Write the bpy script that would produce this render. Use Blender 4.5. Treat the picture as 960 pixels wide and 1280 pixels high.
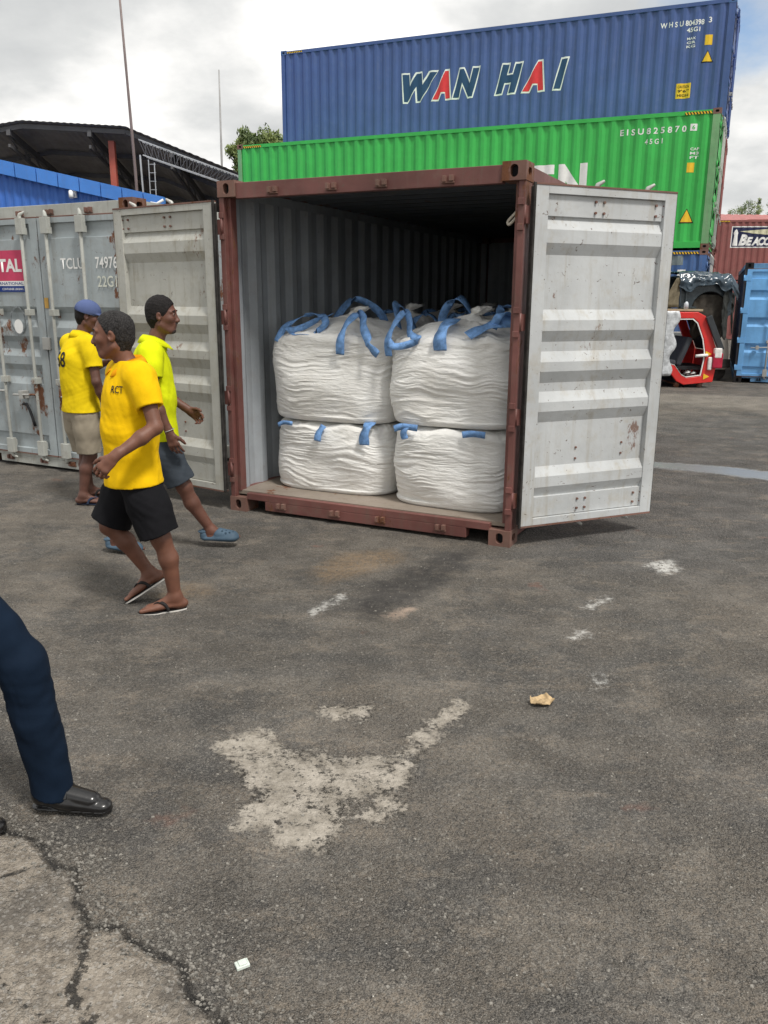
import bpy, bmesh, math, random
import numpy as np
from mathutils import Vector, Matrix, noise
from mathutils.bvhtree import BVHTree
from math import sin, cos, pi, radians
for o in list(bpy.data.objects): bpy.data.objects.remove(o)
scn = bpy.context.scene
col = scn.collection

# ---------------------------------------------------------------- camera, sky, sun, exposure
cam_data = bpy.data.cameras.new('camera'); cam = bpy.data.objects.new('camera', cam_data); col.objects.link(cam)
PITCH, ROLL = 0.2529, 0.0049
cam_data.sensor_fit = 'VERTICAL'; cam_data.sensor_height = 36.0; cam_data.lens = 36.0*1031.0/1280.0
cam_data.clip_start = 0.05; cam_data.clip_end = 2000
fw = Vector((0, cos(PITCH), -sin(PITCH))); up0 = Vector((0, sin(PITCH), cos(PITCH))); rt0 = Vector((1, 0, 0))
rt = cos(ROLL)*rt0 + sin(ROLL)*up0; up = -sin(ROLL)*rt0 + cos(ROLL)*up0
R3 = Matrix((rt, up, -fw)).transposed()
cam.matrix_world = Matrix.Translation((0, 0, 1.7254)) @ R3.to_4x4()
scn.camera = cam
SUN_EL, SUN_AZ = radians(58), math.atan2(0.62, -0.78)      # azimuth measured from +Y towards +X
world = bpy.data.worlds.new('World'); scn.world = world; world.use_nodes = True
wn = world.node_tree; wn.nodes.clear()
def wnode(t): return wn.nodes.new(t)
out = wnode('ShaderNodeOutputWorld'); bg = wnode('ShaderNodeBackground'); bg.inputs[1].default_value = 0.115
sky = wnode('ShaderNodeTexSky'); sky.sky_type = 'NISHITA'; sky.sun_disc = False
sky.sun_elevation = SUN_EL; sky.sun_rotation = SUN_AZ
tc = wnode('ShaderNodeTexCoord'); sep = wnode('ShaderNodeSeparateXYZ'); wn.links.new(tc.outputs['Generated'], sep.inputs[0])
def wmath(op, a, b=None):
    n = wnode('ShaderNodeMath'); n.operation = op
    for i, v in enumerate((a, b)):
        if v is None: continue
        if hasattr(v, 'links') or isinstance(v, bpy.types.NodeSocket): wn.links.new(v, n.inputs[i])
        else: n.inputs[i].default_value = v
    return n.outputs[0]
zz = wmath('MAXIMUM', wmath('ADD', sep.outputs[2], 0.12), 0.05)
comb = wnode('ShaderNodeCombineXYZ')
pass; zz = wmath('ADD', zz, .22); wn.links.new(wmath('DIVIDE', sep.outputs[0], zz), comb.inputs[0]); wn.links.new(wmath('DIVIDE', sep.outputs[1], zz), comb.inputs[1])
def wnoise(scale, detail, rough, off):
    m = wnode('ShaderNodeMapping'); m.inputs[1].default_value = off; wn.links.new(comb.outputs[0], m.inputs[0])
    n = wnode('ShaderNodeTexNoise'); n.inputs['Scale'].default_value = scale; n.inputs['Detail'].default_value = detail
    n.inputs['Roughness'].default_value = rough; wn.links.new(m.outputs[0], n.inputs[0]); return n.outputs[0]
def wramp(src, stops):
    r = wnode('ShaderNodeValToRGB'); wn.links.new(src, r.inputs[0]); e = r.color_ramp.elements
    e[0].position, e[0].color = stops[0][0], (*stops[0][1], 1); e[1].position, e[1].color = stops[-1][0], (*stops[-1][1], 1)
    for p, c in stops[1:-1]: q = e.new(p); q.color = (*c, 1)
    return r.outputs[0]
cl = wramp(wnoise(1.15, 9, 0.55, (6.3, 2.2, 0)), [(0.38, (3.5, 3.6, 3.65)), (0.48, (4.7, 4.75, 4.7)), (0.54, (6.2, 6.15, 6.0)), (0.60, (8.8, 8.7, 8.4))])
vd = wnode('ShaderNodeVectorMath'); vd.operation = 'DISTANCE'; wn.links.new(comb.outputs[0], vd.inputs[0]); vd.inputs[1].default_value = (0.58, 1.48, 0)
cover = wramp(wmath('ADD', wmath('MULTIPLY', vd.outputs['Value'], .55), wmath('MULTIPLY', wnoise(1.3, 8, 0.6, (0.9, 7.4, 0)), .9)), [(0.40, (0, 0, 0)), (0.56, (1, 1, 1))])
mx = wnode('ShaderNodeMix'); mx.data_type = 'RGBA'
wn.links.new(cover, mx.inputs[0]); wn.links.new(sky.outputs[0], mx.inputs[6]); wn.links.new(cl, mx.inputs[7])
wn.links.new(mx.outputs[2], bg.inputs[0]); wn.links.new(bg.outputs[0], out.inputs[0])
sd = bpy.data.lights.new('sun', 'SUN'); sd.energy = 2.2; sd.angle = radians(10); sd.color = (1.0, 0.96, 0.9)
sun = bpy.data.objects.new('sun', sd); col.objects.link(sun)
sdir = Vector((sin(SUN_AZ)*cos(SUN_EL), cos(SUN_AZ)*cos(SUN_EL), sin(SUN_EL)))
sun.rotation_euler = sdir.to_track_quat('Z', 'Y').to_euler()
scn.view_settings.view_transform = 'Standard'; scn.view_settings.look = 'None'; scn.view_settings.gamma = 1
scn.view_settings.use_curve_mapping = False; scn.view_settings.exposure = 0.5

# ---------------------------------------------------------------- helpers
def tag(o, label=None, cat=None, group=None, kind=None):
    if label: o['label'] = label
    if cat: o['category'] = cat
    if group: o['group'] = group
    if kind: o['kind'] = kind
    return o
def empty(name, loc=(0, 0, 0), rz=0.0, parent=None):
    o = bpy.data.objects.new(name, None); col.objects.link(o); o.location = loc; o.rotation_euler = (0, 0, rz)
    if parent: o.parent = parent
    return o
class MB:
    def __init__(s): s.v = []; s.f = []; s.m = []; s.s = []
    def add(s, vs, fs, mat=0, smooth=False):
        b = len(s.v); s.v += [tuple(p) for p in vs]; s.f += [tuple(b+i for i in f) for f in fs]
        s.m += [mat]*len(fs); s.s += [smooth]*len(fs); return s
    def box(s, x0, y0, z0, x1, y1, z1, mat=0, M=None):
        vs = [(x, y, z) for z in (z0, z1) for y in (y0, y1) for x in (x0, x1)]
        if M is not None: vs = [M @ Vector(p) for p in vs]
        return s.add(vs, [(0, 2, 3, 1), (4, 5, 7, 6), (0, 1, 5, 4), (2, 6, 7, 3), (0, 4, 6, 2), (1, 3, 7, 5)], mat)
    def bar(s, a, b, w, h=None, mat=0, upv=(0, 0, 1)):
        a = Vector(a); b = Vector(b); d = (b-a); L = d.length; d.normalize(); h = h or w
        u = Vector(upv)
        if abs(d.dot(u)) > .98: u = Vector((1, 0, 0))
        x = d.cross(u).normalized(); y = x.cross(d)
        M = Matrix((x, d, y)).transposed().to_4x4(); M.translation = a
        return s.box(-w/2, 0, -h/2, w/2, L, h/2, mat, M)
    def tube(s, pts, r, n=10, mat=0, caps=True):
        pts = [Vector(p) for p in pts]; rs = r if isinstance(r, (list, tuple)) else [r]*len(pts)
        vs = []; fs = []
        t = (pts[1]-pts[0]).normalized(); ref = Vector((0, 0, 1)) if abs(t.z) < .9 else Vector((1, 0, 0))
        u = t.cross(ref).normalized()
        for i, p in enumerate(pts):
            if i == 0: t = pts[1]-pts[0]
            elif i == len(pts)-1: t = pts[-1]-pts[-2]
            else: t = pts[i+1]-pts[i-1]
            t.normalize(); u = (u - t*u.dot(t)).normalized(); w = t.cross(u)
            vs += [p + rs[i]*(cos(2*pi*k/n)*u + sin(2*pi*k/n)*w) for k in range(n)]
        for i in range(len(pts)-1):
            for k in range(n):
                a = i*n+k; b = i*n+(k+1) % n; fs.append((a, b, b+n, a+n))
        s.add(vs, fs, mat, True)
        if caps:
            b = len(s.v)-len(vs)
            s.f += [tuple(b+k for k in range(n))[::-1], tuple(b+(len(pts)-1)*n+k for k in range(n))]; s.m += [mat]*2; s.s += [False]*2
        return s
    def ribbon(s, path, wdirs, w, th, mat=0):
        path = [Vector(p) for p in path]; vs = []; n = len(path)
        for i, p in enumerate(path):
            t = (path[min(i+1, n-1)]-path[max(i-1, 0)]).normalized(); wd = Vector(wdirs[i]) if isinstance(wdirs, list) else Vector(wdirs)
            wd = (wd - t*wd.dot(t)).normalized(); nn = t.cross(wd)
            vs += [p-wd*w/2-nn*th/2, p+wd*w/2-nn*th/2, p+wd*w/2+nn*th/2, p-wd*w/2+nn*th/2]
        fs = []
        for i in range(n-1):
            a = 4*i
            for k in range(4): fs.append((a+k, a+(k+1) % 4, a+4+(k+1) % 4, a+4+k))
        fs += [(3, 2, 1, 0), (4*n-4, 4*n-3, 4*n-2, 4*n-1)]
        return s.add(vs, fs, mat, True)
    def prism(s, poly, fn, t0, t1, mat=0):
        n = len(poly); vs = [fn(p[0], p[1], t0) for p in poly]+[fn(p[0], p[1], t1) for p in poly]
        fs = [tuple(range(n))[::-1], tuple(range(n, 2*n))]+[(i, (i+1) % n, n+(i+1) % n, n+i) for i in range(n)]
        return s.add(vs, fs, mat)
    def build(s, name, mats, parent=None, loc=None, rz=None, bevel=0, recalc=True, merge=0):
        me = bpy.data.meshes.new(name); me.from_pydata(s.v, [], s.f)
        if not isinstance(mats, (list, tuple)): mats = [mats]
        for m in mats: me.materials.append(m)
        me.polygons.foreach_set('material_index', s.m); me.polygons.foreach_set('use_smooth', s.s)
        if recalc or merge:
            bm = bmesh.new(); bm.from_mesh(me)
            if merge: bmesh.ops.remove_doubles(bm, verts=bm.verts, dist=merge)
            if recalc: bmesh.ops.recalc_face_normals(bm, faces=bm.faces)
            bm.to_mesh(me); bm.free()
        me.update()
        o = bpy.data.objects.new(name, me); col.objects.link(o)
        if parent: o.parent = parent
        if loc is not None: o.location = loc
        if rz is not None: o.rotation_euler = (0, 0, rz)
        if bevel:
            b = o.modifiers.new('bevel', 'BEVEL'); b.width = bevel; b.segments = 2; b.limit_method = 'ANGLE'
        return o

# ---------------------------------------------------------------- materials
def nmat(name):
    m = bpy.data.materials.new(name); m.use_nodes = True; nt = m.node_tree
    return m, nt, nt.nodes['Principled BSDF']
class NT:
    def __init__(s, nt): s.nt = nt; s.tc = nt.nodes.new('ShaderNodeTexCoord')
    def n(s, t): return s.nt.nodes.new(t)
    def l(s, a, b): s.nt.links.new(a, b)
    def set(s, sock, v):
        if isinstance(v, bpy.types.NodeSocket): s.l(v, sock)
        elif isinstance(v, (tuple, list)) and len(v) == 3 and sock.type == 'RGBA': sock.default_value = (*v, 1)
        else: sock.default_value = v
    def co(s, scale=(1, 1, 1), loc=(0, 0, 0), src='Object', rot=(0, 0, 0)):
        m = s.n('ShaderNodeMapping'); m.inputs[1].default_value = loc; m.inputs[2].default_value = rot; m.inputs[3].default_value = scale
        s.l(s.tc.outputs[src], m.inputs[0]); return m.outputs[0]
    def noise(s, co, scale, detail=4, rough=.55, dist=0):
        n = s.n('ShaderNodeTexNoise'); s.l(co, n.inputs[0]); n.inputs['Scale'].default_value = scale
        n.inputs['Detail'].default_value = detail; n.inputs['Roughness'].default_value = rough; n.inputs['Distortion'].default_value = dist
        return n.outputs[0]
    def vor(s, co, scale, feat='F1', out=0, rand=1):
        n = s.n('ShaderNodeTexVoronoi'); n.feature = feat; s.l(co, n.inputs[0]); n.inputs['Scale'].default_value = scale
        n.inputs['Randomness'].default_value = rand; return n.outputs[out]
    def rng(s, v, a, b, c=0., d=1., smooth=True):
        n = s.n('ShaderNodeMapRange'); n.interpolation_type = 'SMOOTHSTEP' if smooth else 'LINEAR'
        s.set(n.inputs[0], v)
        for i, x in enumerate((a, b, c, d)): n.inputs[i+1].default_value = x
        return n.outputs[0]
    def m(s, op, a, b=0., c=None):
        n = s.n('ShaderNodeMath'); n.operation = op; s.set(n.inputs[0], a); s.set(n.inputs[1], b)
        if c is not None: s.set(n.inputs[2], c)
        return n.outputs[0]
    def mix(s, f, a, b):
        n = s.n('ShaderNodeMix'); n.data_type = 'RGBA'; s.set(n.inputs[0], f); s.set(n.inputs[6], a); s.set(n.inputs[7], b); return n.outputs[2]
    def bump(s, h, strength, dist, prev=None):
        n = s.n('ShaderNodeBump'); n.inputs['Strength'].default_value = strength; n.inputs['Distance'].default_value = dist
        s.l(h, n.inputs['Height'])
        if prev is not None: s.l(prev, n.inputs['Normal'])
        return n.outputs[0]
    def attr(s, name):
        n = s.n('ShaderNodeAttribute'); n.attribute_name = name; return n.outputs['Fac']
def dk(c, f): return tuple(x*f for x in c)
def paint(name, c, rust=.25, rough=.5, dirt=(.16, .13, .10), dirt_amt=.5, metal=0., chips=.3, fade=.15, streak=.6):
    m, nt, bs = nmat(name); k = NT(nt)
    lg = k.noise(k.co(), 1.3, 5, .6)
    base = k.mix(k.rng(lg, .3, .7), dk(c, 1-fade), tuple(min(1, x*(1+fade)+fade*.03) for x in c))
    st = k.noise(k.co((9, 9, .7)), 1.6, 5, .65)
    base = k.mix(k.m('MULTIPLY', k.rng(st, .5, .74), streak*dirt_amt), base, dirt)
    bl = k.noise(k.co(loc=(5, 3, 1)), 6, 8, .7)
    base = k.mix(k.m('MULTIPLY', k.rng(bl, .5, .72), dirt_amt*.6), base, dk(dirt, 1.2))
    sc = k.noise(k.co((1, 1, 1), (2, 9, 4), rot=(.4, .7, .3)), 26, 3, .5, 1.5)
    base = k.mix(k.m('MULTIPLY', k.rng(sc, .68, .72), chips), base, (.11, .075, .055))
    rn = k.noise(k.co((1, 1, .55), (7, 1, 2)), 3.1, 9, .74)
    rm = k.rng(rn, .68-.17*rust, .72-.15*rust)
    rc = k.mix(k.noise(k.co(), 40, 3), (.075, .028, .014), (.21, .085, .038))
    base = k.mix(k.m('MULTIPLY', rm, min(1, rust*2.5)), base, rc)
    k.set(bs.inputs['Base Color'], base)
    k.set(bs.inputs['Roughness'], k.m('ADD', k.m('MULTIPLY', rm, .3), k.rng(bl, .3, .7, rough-.06, rough+.14)))
    bs.inputs['Metallic'].default_value = metal
    h = k.m('ADD', k.noise(k.co(), 7, 3), k.m('MULTIPLY', rm, -.12))
    b = k.bump(h, .35, .012); b = k.bump(k.noise(k.co(), 120, 2), .12, .002, b)
    k.set(bs.inputs['Normal'], b)
    return m
def plain(name, c, rough=.6, var=.15, scale=12, bump=.15, metal=0., sheen=0., coat=0.):
    m, nt, bs = nmat(name); k = NT(nt)
    n = k.noise(k.co(), scale, 5, .6)
    k.set(bs.inputs['Base Color'], k.mix(k.rng(n, .3, .7), dk(c, 1-var), tuple(min(1, x*(1+var)) for x in c)))
    bs.inputs['Roughness'].default_value = rough; bs.inputs['Metallic'].default_value = metal
    bs.inputs['Specular IOR Level'].default_value = .5 if rough < .5 else .2; bs.inputs['Sheen Weight'].default_value = sheen; bs.inputs['Coat Weight'].default_value = coat
    if bump: k.set(bs.inputs['Normal'], k.bump(k.noise(k.co(), scale*5, 3), bump, .003))
    return m
def cloth(name, c, weave=900, fold=.5, rough=.85, var=.1):
    m, nt, bs = nmat(name); k = NT(nt)
    n = k.noise(k.co(), 5, 4, .6)
    k.set(bs.inputs['Base Color'], k.mix(k.rng(n, .3, .7), dk(c, 1-var), tuple(min(1, x*(1+var)) for x in c)))
    bs.inputs['Roughness'].default_value = rough; bs.inputs['Specular IOR Level'].default_value = .12
    b = k.bump(k.noise(k.co((1, 1, .5), rot=(.3, .2, 0)), 7, 2, .5, .5), fold, .035)
    b = k.bump(k.noise(k.co(), 60, 3), .25, .004, b)
    k.set(bs.inputs['Normal'], b); return m
def skin(name, c):
    m, nt, bs = nmat(name); k = NT(nt)
    n = k.noise(k.co(), 14, 5, .6); n2 = k.noise(k.co(loc=(3, 3, 3)), 4, 3)
    b0 = k.mix(k.rng(n, .3, .7), dk(c, .82), dk(c, 1.15))
    k.set(bs.inputs['Base Color'], k.mix(k.m('MULTIPLY', n2, .35), b0, (c[0]*1.15, c[1]*.85, c[2]*.8)))
    bs.inputs['Roughness'].default_value = .56; bs.inputs['Subsurface Weight'].default_value = .08
    bs.inputs['Subsurface Radius'].default_value = (.01, .004, .002)
    k.set(bs.inputs['Normal'], k.bump(k.noise(k.co(), 160, 3), .2, .0015)); return m

MAROON = (.145, .052, .044)
m_maroon = paint('maroon_paint', MAROON, rust=.65, dirt_amt=.75, chips=.8, dirt=(.13, .095, .075), fade=.3, rough=.55)
m_casting = paint('rusty_casting_paint', (.17, .085, .065), rust=.9, dirt_amt=.7, fade=.3, rough=.7)
m_inner_grey = paint('grey_interior_paint', (.32, .345, .37), rust=.12, dirt_amt=.35)
m_door_in = paint('pale_grey_door_paint', (.47, .485, .49), rust=.32, dirt_amt=.65, dirt=(.30, .255, .18), chips=.9, fade=.14, streak=.7)
m_door_in_dirty = paint('dirty_cream_door_paint', (.42, .42, .385), rust=.32, dirt_amt=.75, dirt=(.22, .19, .13), chips=.6, fade=.12, streak=.7)
m_tclu = paint('blue_grey_paint', (.325, .365, .38), rust=.62, dirt_amt=.75, dirt=(.20, .18, .15), chips=.6, fade=.14)
m_tclu_rail = paint('grey_cream_rail_paint', (.40, .41, .38), rust=.45, dirt_amt=.7, dirt=(.17, .14, .10))
m_blue = paint('navy_blue_paint', (.048, .094, .27), rust=.12, dirt_amt=.32, dirt=(.12, .14, .22), chips=.3, fade=.08, rough=.45)
m_blue_old = paint('worn_blue_paint', (.05, .12, .30), rust=.2, dirt_amt=.4, fade=.15)
m_green = paint('bright_green_paint', (.034, .44, .072), rust=.14, dirt_amt=.30, dirt=(.07, .24, .08), chips=.3, fade=.07, rough=.45)
m_green_post = paint('faded_green_paint', (.16, .36, .16), rust=.35, dirt_amt=.6, dirt=(.24, .26, .18))
m_brownc = paint('red_brown_paint', (.24, .075, .068), rust=.3, dirt_amt=.4, fade=.15)
m_lblue = paint('sky_blue_paint', (.16, .42, .78), rust=.12, dirt_amt=.35, dirt=(.10, .20, .36), chips=.3)
m_roofin = paint('shade_dark_ceiling_paint', (.085, .095, .11), rust=.2)  # ceiling colour darkened to carry the shade inside the container
m_gasket = plain('black_rubber', (.035, .033, .031), .8, .4)
m_floor = paint('worn_plywood', (.22, .185, .15), rust=.1, dirt_amt=.6, rough=.75)
m_galv = paint('galvanised_steel', (.42, .42, .40), rust=.5, dirt_amt=.6, metal=.35, rough=.5)
m_dark = plain('undercoat_and_hole_shade', (.02, .02, .022), .8)  # undercoat; also the painted shade at the back of casting holes
m_white_txt = plain('white_lettering', (.80, .80, .78), .5, .05)
m_grey_txt = plain('faded_white_lettering', (.66, .68, .60), .6, .12)
m_navy_txt = plain('dark_navy_lettering', (.03, .075, .16), .5, .05)
m_red_txt = plain('red_lettering', (.68, .05, .06), .5, .05)
m_black_txt = plain('black_lettering', (.015, .015, .02), .6, .1)
m_yellow = plain('yellow_label', (.80, .50, .04), .5, .05)
m_pink = plain('pink_red_label', (.55, .06, .13), .5, .08)
m_dblue = plain('dark_blue_label', (.02, .05, .22), .5, .08)

# ---------------------------------------------------------------- lettering
def text_bm(body, size, shear=0., offset=0., spacing=1., align='LEFT', extrude=0.):
    cu = bpy.data.curves.new('t', 'FONT'); cu.body = body; cu.size = size; cu.shear = shear; cu.offset = offset
    cu.space_character = spacing; cu.align_x = align; cu.resolution_u = 3; cu.extrude = extrude
    ob = bpy.data.objects.new('t', cu); col.objects.link(ob)
    dg = bpy.context.evaluated_depsgraph_get(); me = bpy.data.meshes.new_from_object(ob.evaluated_get(dg))
    bpy.data.objects.remove(ob); bm = bmesh.new(); bm.from_mesh(me); bpy.data.meshes.remove(me); return bm
def bm_dims(bm):
    xs = [v.co.x for v in bm.verts]; ys = [v.co.y for v in bm.verts]; return min(xs), max(xs), min(ys), max(ys)
def fit_bm(bm, u0, u1, v0, v1):
    a, b, c, d = bm_dims(bm)
    for v in bm.verts: v.co.x = u0+(v.co.x-a)/(b-a)*(u1-u0); v.co.y = v0+(v.co.y-c)/(d-c)*(v1-v0)
def link_bm(bm, name, mat, parent, loc=None, rz=None):
    me = bpy.data.meshes.new(name); bm.to_mesh(me); bm.free(); me.materials.append(mat)
    o = bpy.data.objects.new(name, me); col.objects.link(o); o.parent = parent
    if loc is not None: o.location = loc
    if rz is not None: o.rotation_euler = (0, 0, rz)
    return o
# corrugation of a side wall: distance inwards from the outer crest at length coordinate s
PITCHC = .278
def corr_d(s):
    t = s % PITCHC
    if t < .072: return 0.
    if t < .140: return (t-.072)/.068*.036
    if t < .210: return .036
    return .036*(1-(t-.210)/.068)
CREASE = (0., .072, .140, .210)
def slice_corr(bm, s0, s1):
    k = int(s0//PITCHC)-1
    while k*PITCHC < s1+.3:
        for c in CREASE:
            x = k*PITCHC+c
            if s0 < x < s1:
                bmesh.ops.bisect_plane(bm, geom=bm.verts[:]+bm.edges[:]+bm.faces[:], plane_co=(x, 0, 0), plane_no=(1, 0, 0))
        k += 1
def side_mark(bm, name, mat, parent, L, lift=.004, label=None):
    """bm in wall coordinates: x = distance from the left end of the wall as read, y = height. wall is the container's x = 0 side."""
    for v in bm.verts: v.co.x = L-v.co.x         # container y runs from the door end
    a, b, c, d = bm_dims(bm); slice_corr(bm, a, b)
    for v in bm.verts:
        s, z = v.co.x, v.co.y; v.co = Vector((SIDE_IN+corr_d(s)-lift, s, z))
    return link_bm(bm, name, mat, parent)
SIDE_IN = .012
def rect_bm(u0, u1, v0, v1):
    bm = bmesh.new(); vs = [bm.verts.new(p) for p in ((u0, v0, 0), (u1, v0, 0), (u1, v1, 0), (u0, v1, 0))]; bm.faces.new(vs); return bm
def poly_bm(pts):
    bm = bmesh.new(); bm.faces.new([bm.verts.new((x, y, 0)) for x, y in pts]); return bm

# ---------------------------------------------------------------- containers
CW = 2.438
def casting_mb(low):
    """corner casting 162 wide (x), 178 deep (y), 118 high with pierced faces; origin at its outer lower front corner"""
    mb = MB(); X, Y, Z = .162, .178, .118
    def plate(fn, w, h, hw, hh, deep):
        n = 20; inner = []; outer = []
        for i in range(n):
            a = 2*pi*(i+.5)/n; cx, cz = cos(a), sin(a)
            r = min(hw, hh)/2; ex = max(0, hw/2-r); ez = max(0, hh/2-r)
            inner.append((w/2+cx*r+(ex if cx > 0 else -ex), h/2+cz*r+(ez if cz > 0 else -ez)))
            t = min((w/2)/abs(cx) if abs(cx) > 1e-6 else 9, (h/2)/abs(cz) if abs(cz) > 1e-6 else 9)
            outer.append((w/2+cx*t, h/2+cz*t))
        # put the outer ring's corners exactly in place
        for cxn, czn in ((0, 0), (w, 0), (0, h), (w, h)):
            j = min(range(n), key=lambda q: (outer[q][0]-cxn)**2+(outer[q][1]-czn)**2); outer[j] = (cxn, czn)
        vs = [fn(p[0], p[1], 0) for p in outer]+[fn(p[0], p[1], 0) for p in inner]+[fn(p[0], p[1], deep) for p in inner]
        fs = [(i, (i+1) % n, n+(i+1) % n, n+i) for i in range(n)]+[(n+i, n+(i+1) % n, 2*n+(i+1) % n, 2*n+i) for i in range(n)]
        mb.add(vs, fs); mb.add(vs[2*n:], [tuple(range(n))], 1)  # dark face closes each hole, painted shade for the hollow behind
    plate(lambda u, v, d: (u, d, v), X, Z, .055, .079, .05)
    plate(lambda u, v, d: (d, u, v), Y, Z, .079, .052, .04)
    plate(lambda u, v, d: (u, v, (d if low else Z-d)), X, Y, .064, .124, .02)
    mb.add([(X, 0, 0), (X, Y, 0), (X, Y, Z), (X, 0, Z)], [(0, 1, 2, 3)]); mb.add([(0, Y, 0), (X, Y, 0), (X, Y, Z), (0, Y, Z)], [(0, 1, 2, 3)])
    z = Z if low else 0
    mb.add([(0, 0, z), (X, 0, z), (X, Y, z), (0, Y, z)], [(0, 1, 2, 3)])
    return mb
def corr_sheet(mb, s0, s1, fn, th=.003, mo=0, mi=1, t0=0, t1=1):
    """sheet along s in [s0,s1]; fn(s,d,t) -> point, d inwards"""
    ss = sorted({s0, s1} | {k*PITCHC+c for k in range(int(s0//PITCHC)-1, int(s1//PITCHC)+2) for c in CREASE if s0 < k*PITCHC+c < s1})
    for off, m in ((0, mo), (th, mi)):
        vs = []; fs = []
        for i, s in enumerate(ss): vs += [fn(s, corr_d(s)+off, t0), fn(s, corr_d(s)+off, t1)]
        for i in range(len(ss)-1): fs.append((2*i, 2*i+1, 2*i+3, 2*i+2))
        mb.add(vs, fs, m)
def make_door(parent, loc, ang, w, z0, z1, sgn, m_out, m_in, ridges, bars, m_bar, frame_w=.1, lower_plate=True, gasket=True, bar_low=0, bolts=True):
    """x runs from the hinge edge, sgn*y towards the inside of the door; outer face at y = 0"""
    mb = MB(); H = z1-z0; T = .05; fwid = frame_w
    def y(v): return v*sgn
    def bx(x0, a, zz0, x1, b, zz1, m=0): mb.box(x0, min(y(a), y(b)), zz0, x1, max(y(a), y(b)), zz1, m)
    def dbl(x0, a, zz0, x1, b, zz1):                        # outer skin in the outside colour, rest in the inside colour
        bx(x0, a, zz0, x1, a+.004, zz1, 0); bx(x0, a+.004, zz0, x1, b, zz1, 1)
    dbl(0, 0, z0, fwid, T, z1); dbl(w-fwid, 0, z0, w, T, z1)
    dbl(fwid, 0, z1-.05, w-fwid, T, z1); dbl(fwid, 0, z0, w-fwid, T, z0+.05)
    fr = mb.build('door_frame', [m_out, m_in], parent, loc, ang, bevel=.004)
    mb = MB(); prof = [(z1-.05, .010)]
    if lower_plate: prof += [(z1-.052, .030), (z1-.185, .030), (z1-.19, .010)]
    for r in ridges:
        a = z1-r[0]; prof += [(a, .010), (a-r[1], .046), (a-r[1]-r[2], .046), (a-r[1]-r[2]-r[3], .010)]
    if lower_plate: prof += [(z0+.205, .010), (z0+.2, .034), (z0+.055, .030)]
    prof += [(z0+.05, .010)]
    x0, x1 = fwid-.002, w-fwid+.002
    for off, mi in ((0, 0), (.003, 1)):
        vs = []; fs = []
        for z, d in prof: vs += [(x0, y(d-.006+off), z), (x1, y(d-.006+off), z)]
        for i in range(len(prof)-1): fs.append((2*i, 2*i+1, 2*i+3, 2*i+2))
        mb.add(vs, fs, mi)
    if bolts:
        for zz in (z1-.085, z1-.155, z0+.09, z0+.16):
            for bxp in (.42, .48, .86, .92):
                mb.tube([(w*bxp, y(.028), zz), (w*bxp, y(.040), zz)], .009, 8, 2)
        for (bxp, zz) in ((.40, z0+H*.2), (.40, z0+H*.235), (.75, z0+H*.205), (.75, z0+H*.24), (.5, z0+H*.465), (.56, z0+H*.465), (.87, z0+H*.465), (.94, z0+H*.465)):
            if bxp < .9: mb.tube([(w*bxp, y(.006), zz), (w*bxp, y(.016), zz)], .008, 8, 2)
    pn = mb.build('door_panel', [m_out, m_in, m_casting], fr, recalc=True)
    if gasket:
        g = MB(); a, b = T-.012, T+.006
        def gb(x0, zz0, x1, zz1, aa=a, bb=b): g.box(x0, min(y(aa), y(bb)), zz0, x1, max(y(aa), y(bb)), zz1)
        gb(-.016, z0-.012, -.001, z1+.012); pass
        pass
        gb(-.014, z0+.01, -.003, z1-.01, .012, .03)
        g.build('gasket', m_gasket, fr)
        g = MB(); gb(w+.001, z0-.006, w+.006, z1+.006, T-.016, T-.004); g.build('gasket', m_gasket, fr)
    es = MB(); es.box(0, min(y(.0), y(T+.004)), z1+.0005, w, max(y(.0), y(T+.004)), z1+.012); es.build('edge_strip', m_casting, fr)
    es = MB(); es.box(0, min(y(.0), y(T+.002)), z0-.012, w, max(y(.0), y(T+.002)), z0-.0005); es.build('edge_strip', m_casting, fr)
    for bxp in bars:
        x = bxp; b = MB()
        zb = z0+bar_low
        b.tube([(x, y(-.045), zb-.02), (x, y(-.045), z1+.02)], .0165, 10)
        for zz in (z0+.10, z0+H*.33, z0+H*.62, z1-.12): b.box(x-.035, min(y(-.066), y(.0)), zz-.03, x+.035, max(y(-.066), y(.0)), zz+.03)
        for zc, sg in ((z0-.0, -1), (z1, 1)):           # cam heads reaching past the door edge
            b.box(x-.045, min(y(-.07), y(-.02)), min(zc, zc-sg*.15), x+.045, max(y(-.07), y(-.02)), max(zc, zc-sg*.15))
            b.tube([(x-.01, y(-.045), zc), (x, y(-.04), zc+sg*.035), (x+.035, y(-.015), zc+sg*.06)], [.022, .018, .010], 8)
        b.build('locking_bar', m_bar, fr, bevel=.003)
        h = MB(); zz = z0+H*.30-.05 if x < w*.7 else z0+H*.27
        h.tube([(x, y(-.06), zz), (x-.05, y(-.075), zz), (x-.2, y(-.07), zz-.01), (x-.33, y(-.06), zz-.015)] if x > .45 else [(x, y(-.06), zz), (x+.05, y(-.075), zz), (x+.2, y(-.07), zz-.01), (x+.33, y(-.06), zz-.015)], .011, 8)
        xe = x-.2 if x > .45 else x+.2
        h.box(xe-.03, min(y(-.08), y(-.0)), zz-.05, xe+.03, max(y(-.08), y(-.0)), zz+.03)
        h.build('handle', m_galv, fr, bevel=.002)
    for f in (.08, .34, .62, .92):
        hg = MB(); zz = z0+H*f; hg.box(-.05, min(y(-.006), y(.012)), zz-.055, .09, max(y(-.006), y(.012)), zz+.055); hg.tube([(-.05, y(.003), zz-.06), (-.05, y(.003), zz+.06)], .012, 8)
        hg.build('hinge', m_out, fr)
    return fr
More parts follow.
